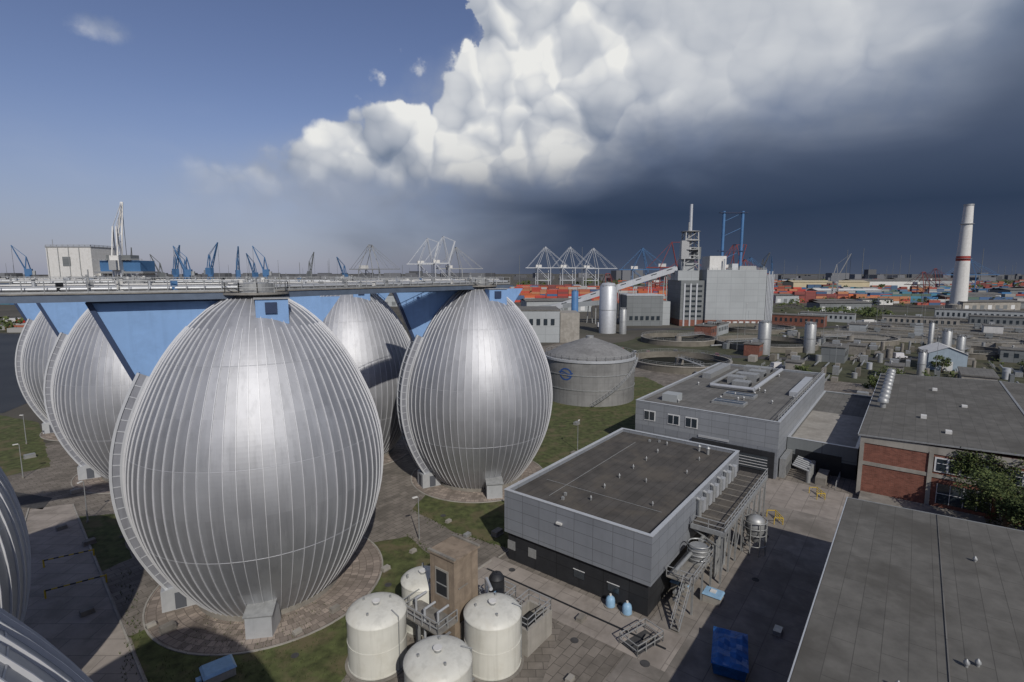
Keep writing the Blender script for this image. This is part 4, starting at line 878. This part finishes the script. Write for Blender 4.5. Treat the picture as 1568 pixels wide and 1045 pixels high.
for i in range(40):
    y0=random.uniform(-26,-7.0); z1=random.uniform(6.5,9.8) if y0<-8 else random.uniform(7,9.8); pz=0.; py=y0
    hang=y0>-10
    while (pz<z1):
        ny=py+random.gauss(0,.28); nz=pz+.7
        zz0,zz1=(9.9-pz*.35,9.9-nz*.35) if hang else (pz,nz)
        b.tube((95.95,py,zz0),(95.95,ny,zz1),.04,M['bark'],5)
        for k in range(22):
            leaf(b,Vector((95.95-abs(random.gauss(0,.22)),ny+random.gauss(0,.42),zz1+random.gauss(0,.35))),.16)
        py,pz=ny,nz
b.obj('climbing_plant',rz=GA)
for (x,y,h,r) in ((112,152,8,4),(104,147,6,3),(176,172,10,5),(186,168,9,5),(84,147,5,2.4),(92,164,6,3),(205,188,10,5),(152,182,6,3),(-122,150,7,4)): tree(x,y,h,r,1200,.32)
b=MB()
for i in range(60):
    x=random.uniform(170,300); y=random.uniform(395,440); leaves(b,x,y,4,6,3.5,45,1.2,6)
for i in range(60):
    x=random.uniform(-420,-170); y=random.uniform(300,345); leaves(b,x,y,3.4,6,3.4,45,1.1,6)
for i in range(120):
    x=random.uniform(250,1100); y=random.uniform(500,580)+x*.1; leaves(b,x,y,4,7,4,34,1.5,6)
for i in range(160):
    x=random.uniform(-1600,2600); y=random.uniform(1000,1900); leaves(b,x,y,7,18,8,24,4.5,6)
for i in range(60):
    a=random.uniform(158,290); bb=random.uniform(-140,-5); x,y=g2w(a,bb); leaves(b,x,y,1.5,2.5,1.6,40,.5,5)
b.obj('distant_trees')
b=MB(); b.lathe(0,0,[(42,0),(34,3),(22,5.5),(8,7),(.1,7.2)],M['hillgrass'],24); b.obj('grass_mound',loc=(215,415,0))
# ------------------------------------------------------------------ vehicles
def car(x,y,ang,col,van=False):
    b=MB(); m=M.setdefault('car%s'%str(col),mat('car_paint',col,.3,.1,.02,1,spec=.6)); L,W=(5.4,2.0) if van else (4.4,1.8); hb=.95 if not van else 1.1; ht=1.45 if not van else 2.3
    b.hexa([(-L/2,-W/2,.3),(L/2,-W/2,.3),(L/2,W/2,.3),(-L/2,W/2,.3),(-L/2,-W/2,hb*.95),(L/2,-W/2,hb*.8),(L/2,W/2,hb*.8),(-L/2,W/2,hb*.95)],m)
    x0,x1,x2,x3=(-L*.46,L*.24,-L*.38 if not van else -L*.46,L*.06 if not van else L*.2)
    b.hexa([(x0,-W*.47,hb*.85),(x1,-W*.47,hb*.85),(x1,W*.47,hb*.85),(x0,W*.47,hb*.85),(x2,-W*.4,ht-.05),(x3,-W*.4,ht-.05),(x3,W*.4,ht-.05),(x2,W*.4,ht-.05)],M['glass'] if not van else m)
    b.hexa([(x2,-W*.41,ht-.05),(x3,-W*.41,ht-.05),(x3,W*.41,ht-.05),(x2,W*.41,ht-.05),(x2,-W*.38,ht),(x3,-W*.38,ht),(x3,W*.38,ht),(x2,W*.38,ht)],m)
    for sx in (-L*.31,L*.31):
        for s in (-1,1): b.tube((sx,s*W*.42,.32),(sx,s*W*.51,.32),.32,M['tyre'],14)
    b.obj('delivery_van' if van else 'parked_car',loc=(x,y,.06),rz=ang)
for i in range(8): car(48+i*5.5,226-i*1.2+random.random(),1.2,random.choice(((.5,.5,.5),(.03,.03,.04),(.2,.02,.02),(.05,.08,.16),(.3,.3,.32))),i%4==0)
for x,y,a,c,v in ((98,190,.3,(.6,.6,.6),True),(103,171,1.1,(.6,.6,.6),False),(78,160,.9,(.55,.55,.55),False),(160,213,.1,(.6,.6,.62),True),(30,188,.2,(.5,.5,.5),True),(215,217,.2,(.6,.6,.6),False),(250,225,.2,(.5,.5,.5),True)): car(x,y,a,c,v)
def truck(x,y,ang,col):
    b=MB(); m=mat('truck_paint',col,.4,0,.05,1); b.box(-6,3.2,-1.25,1.25,1.1,3.8,M['white'] if random.random()<.5 else m); b.hexa([(3.6,-1.2,.6),(5.8,-1.2,.6),(5.8,1.2,.6),(3.6,1.2,.6),(3.6,-1.2,3.1),(5.5,-1.2,3.1),(5.5,1.2,3.1),(3.6,1.2,3.1)],m)
    b.box(5.62,5.75,-1.,1.,1.9,2.8,M['glass']); b.box(-6,5.4,-.5,.5,.7,1.1,M['dark'])
    for sx in (-5,-3.8,1.5,4.7):
        for s in (-1,1): b.tube((sx,s*.9,.5),(sx,s*1.25,.5),.5,M['tyre'],12)
    b.obj('lorry',loc=(x,y,.03),rz=ang)
for x,y,a,c in ((-330,355,.3,(.4,.03,.02)),(-316,352,.2,(.4,.1,.02)),(-300,350,.1,(.35,.05,.03)),(-345,362,.5,(.5,.5,.5)),(130,326,.1,(.3,.1,.04)),(60,330,.1,(.5,.5,.5)),(240,350,.3,(.5,.5,.5))): truck(x,y,a,c)
b=MB()
for i in range(420):
    a=random.uniform(152,340); bb=random.uniform(-100,55) ; x,y=g2w(a,bb)
    if any((x-cx)**2+(y-cy)**2<(r+3)**2 for cx,cy,r in CL+((22,146,13),)): continue
    k=random.random()
    if k<.4: b.rbox(x,y,0,random.uniform(1,5),random.uniform(1,3),random.uniform(1,3.2),GA,M[random.choice(('conc','galv','plantgrey2','concl','basin'))])
    elif k<.6: b.cyl(x,y,0,random.uniform(1.5,4),random.uniform(.4,1.2),M[random.choice(('alu','galv','conc'))],14)
    elif k<.8: q=g2w(a+random.uniform(4,18),bb); b.tube((x,y,1),(q[0],q[1],1),.3,M['galv'],8)
    else: b.rail([(x,y),g2w(a+random.uniform(5,14),bb)],.0,r=.05,step=2)
b.obj('plant_equipment')
